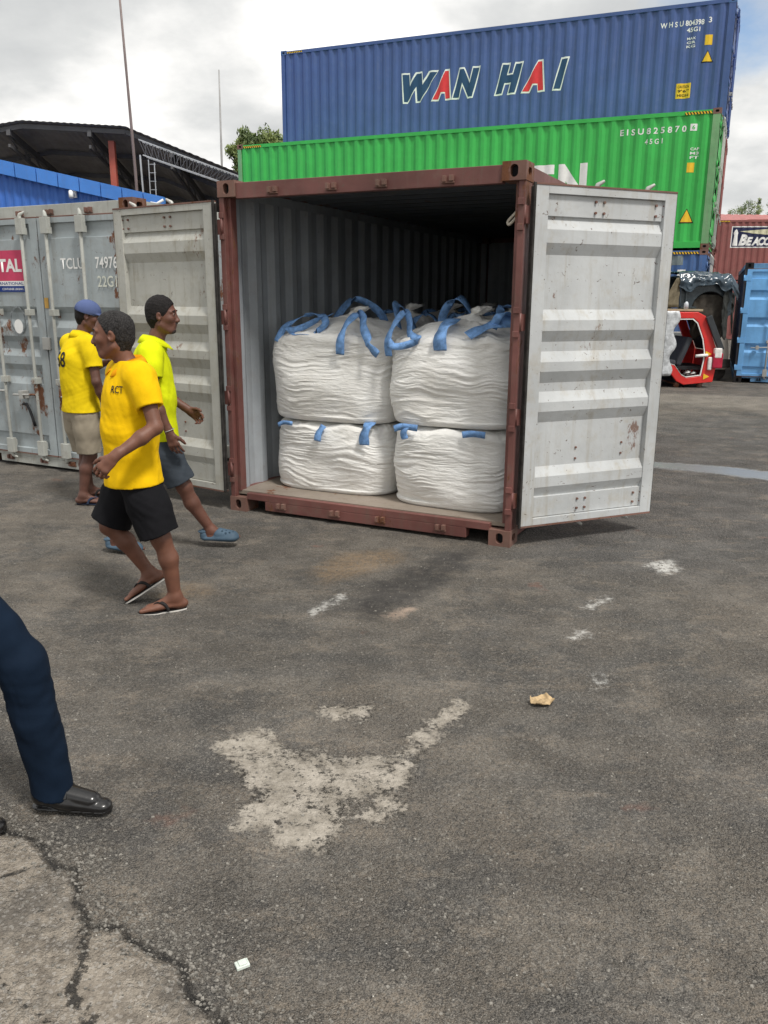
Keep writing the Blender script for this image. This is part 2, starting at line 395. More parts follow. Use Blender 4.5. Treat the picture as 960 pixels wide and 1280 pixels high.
STD_RIDGES = [(.20, .07, .085, .075), (.785, .07, .07, .075), (1.065, .07, .065, .08), (1.34, .07, .065, .08), (1.87, .07, .075, .08)]
def container(name, label, cat, loc, rz, L, H, m, m_in=None, m_rail=None, m_post=None, m_cast=None, doors=True, group=None, corner='corner_casting', ridges=None, bars=True, m_bar=None, m_doors=None):
    m_in = m_in or m; m_rail = m_rail or m; m_post = m_post or m_rail; m_cast = m_cast or m_casting; m_bar = m_bar or m
    t = empty(name, loc, rz); tag(t, label, cat, group)
    for (x, y_, sx, sy) in ((0, 0, 1, 1), (CW, 0, -1, 1), (0, L, 1, -1), (CW, L, -1, -1)):
        for low in (1, 0):
            c = casting_mb(low); c.v = [(x+sx*p[0], y_+sy*p[1], (p[2] if low else H-.118+p[2])) for p in c.v]
            c.build('corner_casting', [m_cast, m_dark], t, merge=.0005)
    for x0 in (0, CW-.052):                                   # door-end posts: a front plate and a leg going back
        p = MB(); xi = x0 if x0 == 0 else x0
        p.box(x0+.004, .012, .118, x0+.048, .075, H-.118)
        xa = .048 if x0 == 0 else CW-.080
        p.box(xa, .055, .16, xa+.032, .13, H-.118)
        p.box(.004 if x0 == 0 else CW-.012, .075, .118, .012 if x0 == 0 else CW-.004, .17, H-.118)
        for f in (.08, .34, .62, .92):
            zz = .156+(H-.30)*f
            p.box(x0+.002, .0, zz-.10, x0+.046, .012, zz-.058); p.box(x0+.002, .0, zz+.058, x0+.046, .012, zz+.10)
        p.build('corner_post', m_post, t, bevel=.003)
    for x0 in (.004, CW-.124):
        p = MB(); p.box(x0, L-.12, .118, x0+.12, L-.006, H-.118); p.build('corner_post', m_post, t, bevel=.003)
        p = MB(); p.box(x0 if x0 > 1 else .05, L-.16, .163, x0+.12 if x0 < 1 else CW-.05, L-.122, H-.03); p.build('post_lining', m_in, t)
    for x0 in (.006, CW-.066):
        xi = (.0665, .069) if x0 < 1 else (CW-.069, CW-.0665)
        MB().box(x0, .178, H-.105, x0+.06, L-.178, H-.022).box(xi[0], .1, H-.115, xi[1], L-.13, H-.045, 1).build('top_rail', [m_rail, m_in], t)
        MB().box(x0, .178, .03, x0+.05, L-.178, .165).build('bottom_rail', m_rail, t, bevel=.003)
    for side in (0, 1):
        w = MB()
        fn = (lambda s, d, q: (SIDE_IN+d, s, .163+(H-.103-.163)*q)) if side == 0 else (lambda s, d, q: (CW-SIDE_IN-d, s, .163+(H-.103-.163)*q))
        corr_sheet(w, .12, L-.12, fn)
        w.build('side_wall', [m, m_in], t, recalc=False)
    w = MB(); corr_sheet(w, .05, CW-.05, lambda s, d, q: (s, L-.02-d, .163+(H-.103-.163)*q)); w.build('end_wall', [m, m_in], t, recalc=False)
    w = MB(); w.box(.1, L-.07, H-.105, CW-.1, L-.01, H-.02); w.build('end_rail', m_rail, t, bevel=.003)
    w = MB(); w.box(.1, L-.07, .03, CW-.1, L-.01, .163); w.build('end_sill', m_rail, t, bevel=.003)
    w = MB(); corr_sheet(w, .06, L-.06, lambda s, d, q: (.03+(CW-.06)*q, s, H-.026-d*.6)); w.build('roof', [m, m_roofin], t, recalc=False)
    w = MB(); w.box(.05, .06, .135, CW-.05, L-.06, .162)
    w.build('floor', m_floor, t)
    w = MB()
    for i in range(1, int(L/.5)): w.box(.056, i*.5-.02, .045, CW-.056, i*.5+.02, .134)
    w.build('floor_beam', m_rail, t)
    hd = MB(); hd.box(.162, .014, H-.132, CW-.162, .075, H-.018)
    hd.build('header', m_rail, t, bevel=.004)
    sl = MB()
    sl.box(.162, .012, .105, CW-.162, .09, .158); sl.box(.34, .012, .028, CW-.34, .09, .104)
    sl.build('sill', m_rail, t, bevel=.003)
    for i, x in enumerate((.50, 1.0, 1.40, 1.90)):
        for zz, zb in ((.085, 'low'), (H-.085, 'top')):
            k_ = MB(); k_.box(x-.035, -.022, zz-.02, x-.012, .014, zz+.02); k_.box(x+.012, -.018, zz-.016, x+.04, .014, zz+.022); k_.box(x-.045, -.008, zz-.028, x+.045, .013, zz-.019)
            k_.build('cam_keeper', m_cast, t, bevel=.002)
    if doors:
        wd = CW/2-.06
        rg = STD_RIDGES if ridges is None else ridges
        bb = [.55, 1.0] if bars else []
        z1 = H-.135
        make_door(t, (.052, -.006, 0), 0, wd, .15, z1, 1, m_doors or m, m_in, rg, bb, m_bar, gasket=True, bolts=False)
        make_door(t, (CW-.052, -.006, 0), pi, wd, .15, z1, -1, m_doors or m, m_in, rg, bb, m_bar, gasket=True, bolts=False)
    return t
def hazard(parent, y0, y1, z0, z1, x=None, L=None):
    """black and yellow height warning strip on the side wall's upper rail"""
    mb = MB(); n = 9; w = (y1-y0)/n; x = .0035
    for i in range(n):
        a = y0+i*w; mb.add([(x, a, z0), (x, a+w*.5, z0), (x, a+w*.95, z1), (x, a+w*.45, z1)], [(0, 1, 2, 3)], 0)
    mb.add([(x+.001, y0, z0), (x+.001, y1, z0), (x+.001, y1, z1), (x+.001, y0, z1)], [(0, 1, 2, 3)], 1)
    mb.build('warning_strip', [m_yellow, m_black_txt], parent, recalc=False)
# ---------------------------------------------------------------- ground
P1 = [(-0.67,2.96),(-0.52,3.07),(-0.38,2.93),(-0.18,2.84),(-0.03,2.87),(0.11,2.82),(0.11,2.71),(-0.02,2.63),(-0.14,2.56),(-0.16,2.42),(-0.20,2.31),(-0.31,2.32),(-0.35,2.38),(-0.49,2.42),(-0.48,2.51),(-0.44,2.63),(-0.54,2.76),(-0.60,2.84)]
P2 = [(0.02,2.84),(0.11,2.97),(0.22,3.16),(0.34,3.34),(0.36,3.29),(0.27,3.13),(0.16,2.94)]
P3 = [(-0.06,2.49),(0.01,2.58),(0.03,2.54),(-0.02,2.48)]
P4 = [(-0.26,3.24),(-0.20,3.27),(-0.10,3.26),(-0.06,3.21),(-0.20,3.17)]
SL = [(-4,2.6),(-1.45,2.43),(-1.27,2.39),(-1.15,2.35),(-1.02,2.21),(-0.96,2.20),(-0.90,2.06),(-0.84,1.96),(-0.74,1.95),(-0.62,1.86),(-0.54,1.82),(-0.49,1.72),(-0.40,1.65),(-0.33,1.54),(-.2,.9),(-4,.9)]
TAN = [(-0.44,5.10),(-0.28,5.45),(0.00,5.55),(0.11,5.42),(-0.10,5.16),(-0.35,4.95)]
DK = [(-0.14,4.53),(-0.02,4.85),(0.40,5.46),(0.62,5.56),(0.41,5.04),(0.14,4.57),(-0.09,4.34)]
PK = [(0.00,4.34),(0.14,4.49),(0.18,4.42),(0.05,4.28)]
TN2 = [(-1.35,4.71),(-1.21,4.82),(-1.11,4.72),(-1.25,4.60)]
WHL = [[(-0.43,4.40),(-0.24,4.70),(-0.22,4.65),(-0.40,4.34)],[(1.76,5.31),(1.98,5.40),(1.96,5.19),(1.82,5.09)],[(1.16,4.48),(1.36,4.68),(1.36,4.64),(1.17,4.45)],[(0.98,4.07),(1.10,4.15),(1.09,4.07),(0.99,4.04)],[(0.97,3.51),(1.03,3.61),(1.05,3.57),(0.99,3.48)]]
DARK2 = [(1.0,5.6),(1.9,5.0),(2.8,5.2),(4.5,7.2),(7,11),(5,13),(3.3,11),(2.2,8),(1.6,6.4)]
WET = [(2.9,8.95),(3.68,8.66),(4.1,8.36),(5.0,7.95),(4.9,7.72),(3.9,7.98),(3.37,8.36),(2.85,8.66)]
SND = [(3.5,16.2),(6.5,15.6),(9,14.4),(8,13.6),(5.93,13.6),(4.0,14.6)]
def poly_sd(px, py, poly):
    d = np.full(px.shape, 1e9); ins = np.zeros(px.shape, bool); n = len(poly)
    for i in range(n):
        ax, ay = poly[i]; bx, by = poly[(i+1) % n]; ex, ey = bx-ax, by-ay
        t = np.clip(((px-ax)*ex+(py-ay)*ey)/(ex*ex+ey*ey+1e-12), 0, 1)
        d = np.minimum(d, np.hypot(px-ax-t*ex, py-ay-t*ey))
        c = ((ay > py) != (by > py)) & (px < (bx-ax)*(py-ay)/((by-ay) if abs(by-ay) > 1e-9 else 1e-9)+ax); ins ^= c
    return np.where(ins, -d, d)
def line_d(px, py, pts):
    d = np.full(px.shape, 1e9)
    for (ax, ay), (bx, by) in zip(pts, pts[1:]):
        ex, ey = bx-ax, by-ay; t = np.clip(((px-ax)*ex+(py-ay)*ey)/(ex*ex+ey*ey), 0, 1)
        d = np.minimum(d, np.hypot(px-ax-t*ex, py-ay-t*ey))
    return d
xs = np.concatenate([[-400,-150,-60,-25,-12,-7,-4.5,-3], np.arange(-2.2,-1.4,.06), np.arange(-1.4,.8,.022), np.arange(.8,2.6,.05), np.arange(2.6,6,.12), np.arange(6,12,.4), [14,20,40,90,200,400]])
ys = np.concatenate([[-200,-60,-15,-3,0,.8], np.arange(1.1,3.6,.022), np.arange(3.6,6,.05), np.arange(6,10,.12), np.arange(10,20,.4), [22,26,32,40,60,100,200,600]])
GX, GY = np.meshgrid(xs, ys, indexing='ij'); nx, ny = GX.shape
gv = np.stack([GX, GY, np.zeros_like(GX)], -1).reshape(-1, 3)
ii = np.arange(nx*ny).reshape(nx, ny)
gf = np.stack([ii[:-1, :-1], ii[1:, :-1], ii[1:, 1:], ii[:-1, 1:]], -1).reshape(-1, 4)
gm = bpy.data.meshes.new('ground'); gm.from_pydata(gv.tolist(), [], gf.tolist())
px, py = gv[:, 0], gv[:, 1]
def clipd(d): return np.clip(d, -.4, .4)
att = dict(conc=np.minimum.reduce([poly_sd(px, py, P1), poly_sd(px, py, P2)-.012, poly_sd(px, py, P3)-.03, poly_sd(px, py, P4)-.012]), slab=poly_sd(px, py, SL),
           tan=np.minimum.reduce([poly_sd(px, py, TAN), poly_sd(px, py, TN2)]), oil=poly_sd(px, py, DK), pink=poly_sd(px, py, PK),
           white=np.minimum.reduce([poly_sd(px, py, w) for w in WHL]), wet=poly_sd(px, py, WET), sand=poly_sd(px, py, SND), dark2=poly_sd(px, py, DARK2),
           crack=np.minimum(line_d(px, py, [(-1.6,2.02),(-1.25,2.13),(-1.12,2.20),(-1.0,2.26)]), line_d(px, py, [(-1.4,1.93),(-1.1,1.86),(-.93,1.72),(-.74,1.60),(-.62,1.45)])),
           joint=line_d(px, py, [(-.84,1.96),(-.80,1.84),(-.80,1.74),(-.72,1.66),(-.66,1.52),(-.55,1.38)]))
for nme, a in att.items():
    at = gm.attributes.new(nme, 'FLOAT', 'POINT'); at.data.foreach_set('value', clipd(a).astype(np.float32))
ground = bpy.data.objects.new('ground', gm); col.objects.link(ground); tag(ground, kind='structure')
mg, nt, bs = nmat('asphalt'); k = NT(nt); co = k.co()
warp = k.noise(co, 3, 6, .65)
fine = k.noise(co, 26, 6, .72)
big = k.noise(co, .55, 6, .62); med = k.noise(k.co(loc=(4, 2, 0)), 2.3, 7, .7)
streak = k.noise(k.co((.35, 1.6, 1), rot=(0, 0, .45)), 1.6, 6, .65)
def mask(name, amp, soft, scale=7, off=0., seed=0, rough=.75):
    n = k.noise(k.co(loc=(seed, seed*2, 0)), scale, 9, rough)
    v = k.m('ADD', k.attr(name), k.m('MULTIPLY', k.m('SUBTRACT', n, .5), amp))
    return k.rng(k.m('ADD', v, off), -soft, soft, 1, 0)
asp = k.mix(k.rng(big, .36, .66), (.083, .074, .064), (.165, .142, .115))
asp = k.mix(k.m('MULTIPLY', k.rng(med, .45, .75), .55), asp, (.19, .168, .142))
asp = k.mix(k.m('MULTIPLY', mask('dark2', .9, .45, 1.1, seed=21), .6), asp, (.082, .084, .090))
zone = k.noise(k.co(loc=(11, 4, 0)), 1.5, 11, .80); asp = k.mix(k.m('MULTIPLY', k.rng(zone, .50, .57), .65), asp, (.055, .054, .053))
zone2 = k.noise(k.co((1, 1.8, 1), loc=(1, 14, 0)), 2.6, 11, .80); asp = k.mix(k.m('MULTIPLY', k.rng(zone2, .51, .60), .6), asp, (.235, .195, .152))
asp = k.mix(k.m('MULTIPLY', k.rng(streak, .48, .70), .55), asp, (.068, .068, .068))
vo = k.vor(co, 120, out=1)                                   # aggregate colours
vs_ = k.n('ShaderNodeSeparateColor'); k.l(vo, vs_.inputs[0])
asp = k.mix(k.m('MULTIPLY', k.rng(vs_.outputs[0], .55, 1.), .45), asp, (.25, .235, .21))
asp = k.mix(k.m('MULTIPLY', k.rng(vs_.outputs[1], .5, 1.), .55), asp, (.045, .045, .045))
sp = k.noise(k.co(loc=(1, 8, 0)), 85, 2, .5)
gr = k.noise(k.co(loc=(4, 8, 0)), 210, 4, .8); asp = k.mix(k.m('MULTIPLY', k.rng(gr, .50, .64), .55), asp, (.30, .275, .24)); asp = k.mix(k.m('MULTIPLY', k.rng(gr, .48, .38), .75), asp, (.022, .022, .022))
pit = k.noise(k.co(loc=(14, 8, 0)), 42, 5, .75); asp = k.mix(k.m('MULTIPLY', k.rng(pit, .40, .33), .8), asp, (.025, .024, .023))
asp = k.mix(k.m('MULTIPLY', k.rng(sp, .71, .75), .7), asp, (.42, .40, .36))
sp2 = k.noise(k.co(loc=(7, 1, 0)), 9, 8, .8)
asp = k.mix(k.m('MULTIPLY', k.rng(sp2, .66, .72), .55), asp, (.30, .27, .23))
rst = k.noise(k.co(loc=(2, 5, 0)), 1.9, 4, .6)
asp = k.mix(k.m('MULTIPLY', k.rng(rst, .66, .74), .45), asp, (.22, .10, .07))
c = k.mix(k.m('MULTIPLY', mask('sand', .6, .25, 1.5), .6), asp, (.25, .225, .19))
c = k.mix(k.m('MULTIPLY', k.m('MULTIPLY', mask('tan', .40, .12, 5, seed=3, off=-.03), k.rng(fine, .38, .60, .4, 1)), .7), c, (.27, .19, .115))
c = k.mix(k.m('MULTIPLY', k.m('MULTIPLY', mask('oil', .40, .10, 5, seed=4, off=-.05), k.rng(k.noise(k.co(loc=(2, 9, 0)), 13, 9, .8), .38, .54, .45, 1)), .85), c, (.045, .042, .040))
c = k.mix(k.m('MULTIPLY', mask('pink', .24, .03, 14, seed=6, off=.0), .7), c, (.42, .32, .25))
concc = k.mix(k.rng(k.noise(co, 9, 9, .8), .35, .65), (.22, .195, .16), (.43, .39, .335))
concc = k.mix(k.m('MULTIPLY', k.rng(sp, .60, .66), .5), concc, (.12, .11, .10))
cm = mask('conc', .42, .024, 8, off=-.006, seed=1, rough=.86)
hol = k.rng(k.noise(k.co(loc=(9, 2, 0)), 12, 9, .85), .35, .49)
cm = k.m('MULTIPLY', cm, hol)
c = k.mix(k.m('MULTIPLY', cm, .9), c, concc)
wm = k.m('MULTIPLY', mask('white', .30, .035, 17, seed=2, off=.004), k.rng(fine, .35, .55)); c = k.mix(k.m('MULTIPLY', wm, .85), c, (.58, .57, .54))
sm = mask('slab', .07, .006, 9, seed=5)
slc = k.mix(k.rng(k.noise(co, 14, 8, .78), .36, .64), (.15, .128, .104), (.31, .272, .225))
lower = k.m('MULTIPLY', k.rng(k.noise(k.co(loc=(3.3, 0, 0)), 3.2, 7, .7), .50, .62), .7); slc = k.mix(lower, slc, (.085, .077, .068))
slc = k.mix(k.m('MULTIPLY', k.rng(vs_.outputs[2], .75, 1.), .35), slc, (.44, .42, .39))
c = k.mix(sm, c, slc)
cr = k.m('ADD', k.attr('crack'), k.m('MULTIPLY', k.m('SUBTRACT', fine, .5), .03)); crm = k.m('MULTIPLY', k.rng(k.m('ABSOLUTE', cr), .001, .009, 1, 0), sm)
jo = k.m('ADD', k.attr('joint'), k.m('MULTIPLY', k.m('SUBTRACT', fine, .5), .09)); jom = k.m('MULTIPLY', k.rng(k.m('ABSOLUTE', jo), .003, .016, 1, 0), sm)
eg = k.m('ADD', k.attr('slab'), k.m('MULTIPLY', k.m('SUBTRACT', k.noise(k.co(loc=(5, 10, 0)), 9, 9, .75), .5), .07)); egm = k.m('MULTIPLY', k.rng(k.m('ABSOLUTE', k.m('SUBTRACT', eg, .006)), .002, .02, 1, 0), k.rng(fine, .38, .58, .35, 1))
gap = k.m('MAXIMUM', k.m('MAXIMUM', crm, jom), egm)
c = k.mix(k.m('MULTIPLY', gap, .92), c, (.028, .026, .024))
wet = mask('wet', .34, .06, 4.5, off=-.02, seed=8)
c = k.mix(k.m('MULTIPLY', wet, .6), c, (.26, .28, .30))
k.set(bs.inputs['Base Color'], c)
k.set(bs.inputs['Roughness'], k.mix(wet, (.86, .86, .86), (.26, .26, .26)))
bs.inputs['Specular IOR Level'].default_value = .35
hv = k.vor(k.co(), 62, 'SMOOTH_F1'); hv2 = k.vor(k.co(loc=(3, 3, 3)), 165)
dry = k.m('SUBTRACT', 1, wet); rough_amt = k.m('SUBTRACT', 1, k.m('MAXIMUM', k.m('MULTIPLY', cm, .75), k.m('MULTIPLY', sm, .35)))
stony = k.rng(k.noise(k.co(loc=(6, 6, 0)), 2.6, 6, .7), .36, .62, .35, 1.25)
hh = k.m('MULTIPLY', k.m('MULTIPLY', k.m('SUBTRACT', k.m('ADD', hv, k.m('MULTIPLY', hv2, .5)), .62), k.m('MULTIPLY', stony, -1)), k.m('MULTIPLY', dry, rough_amt))
b = k.bump(hh, .9, .02)
h2 = k.m('ADD', k.m('MULTIPLY', fine, .6), k.m('MULTIPLY', gap, -1.6)); b = k.bump(k.m('MULTIPLY', k.m('ADD', h2, k.m('MULTIPLY', cm, .05)), dry), .8, .014, b)
k.set(bs.inputs['Normal'], b)
gm.materials.append(mg)

# ---------------------------------------------------------------- containers
MX, MY, MA = -1.2911, 6.7314, -0.4526
main = container('shipping_container', 'open red-brown shipping container loaded with white bulk bags, both doors swung wide', 'container', (MX, MY, 0), MA, 6.058, 2.591,
                 m_maroon, m_inner_grey, m_maroon, m_maroon, m_casting, doors=False)
dl = make_door(main, (-.027, .0195, 0), pi-.145, 1.173, .165, 2.44, 1, m_maroon, m_door_in_dirty, STD_RIDGES, [.55, 1.0], m_galv)
dr = make_door(main, (2.463, .0645, 0), .865, 1.164, .156, 2.445, -1, m_maroon, m_door_in, STD_RIDGES, [.55, .98], m_galv)
dl['label'] = 'left door leaf folded back flat, its dull cream inner face showing'; dr['label'] = 'right door leaf swung out past the front, its pale grey inner face showing'
MM = Matrix.Translation((MX, MY, 0)) @ Matrix.Rotation(MA, 4, 'Z')
# steel tie-down rings and a doorway lip inside
mb = MB(); mb.box(.06, .06, .1625, CW-.06, .36, .166); mb.build('threshold_plate', paint('scuffed_threshold_steel', (.24, .20, .165), rust=.7, dirt_amt=.6), main)
for i in range(5):
    mb = MB(); mb.tube([(.07, .7+i*1.1, .19), (.10, .72+i*1.1, .24), (.10, .78+i*1.1, .24), (.07, .8+i*1.1, .19)], .006, 8)
    mb.build('lashing_ring', m_galv, main)

TX, TY, TA = -4.4219, 8.8734, -0.4692
TR = [(.82, .06, .07, .07), (1.11, .06, .07, .07), (1.39, .06, .07, .07)]
tclu = container('shipping_container', 'closed weathered grey-blue shipping container left of the open one, with a pink label', 'container', (TX, TY, 0), TA, 6.058, 2.591,
                 m_tclu, m_tclu, m_tclu_rail, m_tclu, m_casting, ridges=TR, m_bar=m_tclu_rail)
def door_mark(bm, name, mat, parent, yy): # bm x, z on the closed door plane
    for v in bm.verts: v.co = Vector((v.co.x, yy, v.co.y))
    return link_bm(bm, name, mat, parent)
for body, a, b_, c_, d_, mt in (('TCLU', 1.50, 1.80, 1.985, 2.085, m_white_txt), ('74976', 1.95, 2.22, 1.985, 2.09, m_white_txt), ('22G1', 1.96, 2.20, 1.82, 1.92, m_grey_txt)):
    bm = text_bm(body, 1, 0, .01); fit_bm(bm, a, b_, c_, d_); door_mark(bm, 'lettering', mt, tclu, -.0125)
lab = door_mark(rect_bm(.40, .985, 1.88, 2.17), 'sign_panel', m_pink, tclu, -.0105)
bm = text_bm('TAL', 1, 0, .035); fit_bm(bm, .635, .965, 1.965, 2.09); door_mark(bm, 'lettering', m_white_txt, tclu, -.0125)
door_mark(rect_bm(.40, .985, 1.832, 1.8795), 'sign_panel', m_white_txt, tclu, -.0105)
bm = text_bm('INTERNATIONAL', 1, 0, .01); fit_bm(bm, .50, .97, 1.842, 1.870); door_mark(bm, 'lettering', m_dblue, tclu, -.0125)
door_mark(rect_bm(.40, .985, 1.775, 1.8315), 'sign_panel', m_dblue, tclu, -.0105)
bm = text_bm('CONTAINER LEASING', 1, 0, .01); fit_bm(bm, .66, .96, 1.792, 1.812); door_mark(bm, 'lettering', m_white_txt, tclu, -.0125)
for cx, cz, r, mt, yy in ((.84, 1.50, .10, m_grey_txt, -.0105), (.84, 1.44, .07, m_white_txt, -.0115)):
    bm = poly_bm([(cx+r*cos(a*pi/12)*(.9 if r < .09 else 1), cz+r*sin(a*pi/12)*(1 if r < .09 else 1.3)) for a in range(24)])
    if r < .09: door_mark(bm, 'round_sticker', mt, tclu, -.0115)
    else:
        bm.free(); mb = MB(); n = 28
        vs = [(cx+q*cos(a*2*pi/n), -.0105, cz+q*1.3*sin(a*2*pi/n)) for q in (.092, .108) for a in range(n)]
        mb.add(vs, [(i, (i+1) % n, n+(i+1) % n, n+i) for i in range(n)]); mb.build('faded_ring_mark', plain('faded_grey_mark', (.20, .22, .23), .8, .5, 40), tclu, recalc=False)
mb = MB(); mb.tube([(.80, -.02, .66), (.86, -.03, .665), (.90, -.03, .60), (.93, -.025, .50), (.94, -.02, .44)], .014, 8); mb.build('handle_chain', plain('black_iron', (.02, .02, .022), .5), tclu)
mb = MB(); mb.box(1.17, -.03, 1.22, 1.27, -.005, 1.34); mb.build('door_plate', m_galv, tclu, bevel=.004)
mb = MB(); mb.add([(1.235, -.011, 1.62), (1.29, -.011, 1.62), (1.29, -.011, 1.72), (1.235, -.011, 1.72)], [(0, 1, 2, 3)]); mb.build('yellow_tape', plain('old_yellow_tape', (.50, .30, .08), .6), tclu, recalc=False)

# the far stack: side walls face the camera, door ends to the right
L40 = 12.192
def side_container(name, label, O, ang, z, H, m, post=None, cast=None, group=None, kw=None):
    ex = (O[0]+L40*cos(ang), O[1]+L40*sin(ang), z)
    return container(name, label, 'container', ex, ang+pi/2, L40, H, m, m_dark, m, post or m, cast or m_casting, **(kw or {}))
G0, GA = (-4.0196, 24.0464), -0.4013; B0, BA = (-3.0495, 26.3646), -0.3898; GZ = 2.838; HG = 2.896
low = side_container('shipping_container', 'dark blue shipping container on the ground under the bright green one', G0, GA, 0, 2.834, m_blue_old, kw=dict(m_bar=m_galv))
grn = side_container('shipping_container', 'bright green shipping container with white lettering, middle of the tall stack', G0, GA, GZ, HG, m_green, m_green_post, kw=dict(m_bar=m_galv))
bk1 = side_container('shipping_container', 'brown shipping container at the bottom of the rear stack, behind the dark blue one', B0, BA, 0, 2.863, m_brownc)
bk2 = side_container('shipping_container', 'brown shipping container hidden behind the green one, below the navy blue one', B0, BA, 2.867, 2.863, m_brownc)
z1 = GZ+HG
wan = side_container('shipping_container', 'navy blue shipping container with white outlined italic letters, topmost of all', B0, BA, z1, HG, m_blue, m_blue, m_blue_old)
hazard(grn, .19, .75, HG-.10, HG-.05); hazard(low, .19, .75, 2.834-.10, 2.834-.05); hazard(grn, L40-.75, L40-.19, HG-.10, HG-.05); hazard(wan, L40-.7, L40-.19, HG-.085, HG-.045)
# big outlined italic letters: white shapes below, coloured shapes on top
def letter(ch, u0, u1, v0, v1, fill, body):
    hgt = v1-v0; o = .055
    for off, grow, mt, lift in ((.105, .0, m_white_txt, .004), (.066, 1, fill, .007)):
        bm = text_bm(ch, 1.0, .32, off); g = .042*grow
        fit_bm(bm, u0+g, u1-g, v0+g, v1-g); side_mark(bm, 'lettering', mt, wan, L40, lift)
zz0 = 6.95-z1; zz1 = 7.72-z1
for ch, a, b_, fl in (('W', 3.74, 4.82, m_navy_txt), ('A', 4.62, 5.20, m_red_txt), ('N', 5.20, 6.0, m_navy_txt), ('H', 6.38, 7.16, m_navy_txt), ('A', 7.10, 7.74, m_red_txt), ('I', 7.92, 8.34, m_navy_txt)):
    letter(ch, a, b_, zz0, zz1, fl, wan)
def wall_text(par, L, z, body, u0, u1, v0, v1, mt, bold=.01, sp=1., lift=.004, shear=0.):
    bm = text_bm(body, 1, shear, bold, sp); fit_bm(bm, u0, u1, v0, v1); return side_mark(bm, 'lettering', mt, par, L, lift)
wall_text(wan, L40, 0, 'W H S U 804398', 10.50, 11.50, 8.12-z1, 8.24-z1, m_white_txt, .02)
wall_text(wan, L40, 0, '3', 11.60, 11.67, 8.14-z1, 8.26-z1, m_white_txt, .02)
wall_text(wan, L40, 0, '45G1', 11.12, 11.42, 7.98-z1, 8.08-z1, m_white_txt, .02)
def stick(par, u0, u1, v0, v1, mt, lift=.004, name='sticker'): return side_mark(rect_bm(u0, u1, v0, v1), name, mt, par, L40, lift)
def tri(par, u, v, w, h):
    side_mark(poly_bm([(u-w/2-.03, v-.025), (u+w/2+.03, v-.025), (u, v+h+.03)]), 'warning_sign', m_black_txt, par, L40, .003)
    side_mark(poly_bm([(u-w/2, v), (u+w/2, v), (u, v+h)]), 'warning_sign', m_yellow, par, L40, .005)
def smalltxt(par, z, u0, v0, w, h, rows, mt, bg_=None):
    for i, r in enumerate(rows):
        hh = h/len(rows); wall_text(par, L40, 0, r, u0, u0+w, v0+h-(i+.8)*hh, v0+h-(i+.15)*hh, mt, .02, lift=.006)
smalltxt(wan, 0, 11.14, 7.62-z1, .20, .26, ['MAX', 'GR', 'KG'], m_white_txt)
stick(wan, 11.55, 11.72, 7.66-z1, 7.88-z1, m_yellow); tri(wan, 11.64, 7.30-z1, .22, .22)
stick(wan, 10.98, 11.32, 6.52-z1, 6.86-z1, m_yellow); smalltxt(wan, 0, 11.02, 6.54-z1, .26, .29, ['CAUTION', "9'6''", 'HIGH'], m_black_txt)
wall_text(grn, L40, 0, 'E I S U 8 2 5 8 7 0', 10.09, 11.50, 5.30-GZ, 5.43-GZ, m_white_txt, .02)
stick(grn, 11.58, 11.72, 5.31-GZ, 5.45-GZ, m_white_txt); wall_text(grn, L40, 0, '6', 11.62, 11.68, 5.335-GZ, 5.425-GZ, m_green, .02, lift=.007)
wall_text(grn, L40, 0, '4 5 G 1', 10.64, 11.02, 5.09-GZ, 5.20-GZ, m_white_txt, .02)
smalltxt(grn, 0, 11.62, 4.72-GZ, .18, .26, ['CAP', 'M3', 'FT'], m_white_txt)
stick(grn, 11.58, 11.73, 4.46-GZ, 4.66-GZ, m_yellow); tri(grn, 11.66, 3.42-GZ, .26, .26)
word = 'EVERGREEN'; u = 2.62; ww = (9.46-2.62)/len(word)
for i, ch in enumerate(word): wall_text(grn, L40, 0, ch, u+i*ww+.04, u+(i+1)*ww-.05, 3.92-GZ, 4.78-GZ, m_white_txt, .05)
wall_text(low, L40, 0, '8 0', 11.25, 11.45, 2.27, 2.39, m_white_txt, .02); stick(low, 11.58, 11.75, 2.25, 2.40, m_white_txt)
stick(low, 11.40, 11.68, 2.50, 2.70, plain('grey_patch', (.20, .24, .25)))

# maroon pair far right
BE = (14.42, 38.4); BEA = -.10
def beacon(label, z, rz=BEA):
    ex = (BE[0]+L40*cos(rz), BE[1]+L40*sin(rz), z)
    return container('shipping_container', label, 'container', ex, rz+pi/2, L40, 2.587, m_brownc, m_dark, m_brownc, m_brownc, m_casting)
be1 = beacon('maroon shipping container on the ground at far right, under the one with the sign', 0)
be2 = beacon('maroon shipping container with a dark navy and white sign, upper one at far right', 2.591)
hazard(be2, L40-.75, L40-.19, 2.48, 2.53)
S0, S1, V0, V1 = .86, 3.2, 1.40, 2.30
be_navy = plain('sign_navy', (.025, .03, .075), .5, .05)
side_mark(rect_bm(S0, S1, V0, V1), 'sign_panel', m_white_txt, be2, L40, .004); side_mark(rect_bm(S0+.04, S1-.04, V0+.04, V1-.04), 'sign_panel', be_navy, be2, L40, .007)
side_mark(poly_bm([(S0+.34, V1-.21), (S1-.04, V1-.06), (S1-.04, V1-.42), (S0+.9, V1-.30)]), 'sign_beam', plain('cream_beam', (.62, .60, .42)), be2, L40, .010)
side_mark(poly_bm([(S0+.08, V0+.08), (S0+.30, V0+.08), (S0+.27, V0+.5), (S0+.29, V0+.62), (S0+.25, V0+.72), (S0+.19, V0+.78), (S0+.13, V0+.72), (S0+.09, V0+.62), (S0+.12, V0+.5)]), 'lighthouse_mark', m_white_txt, be2, L40, .010)
x = S0+.34
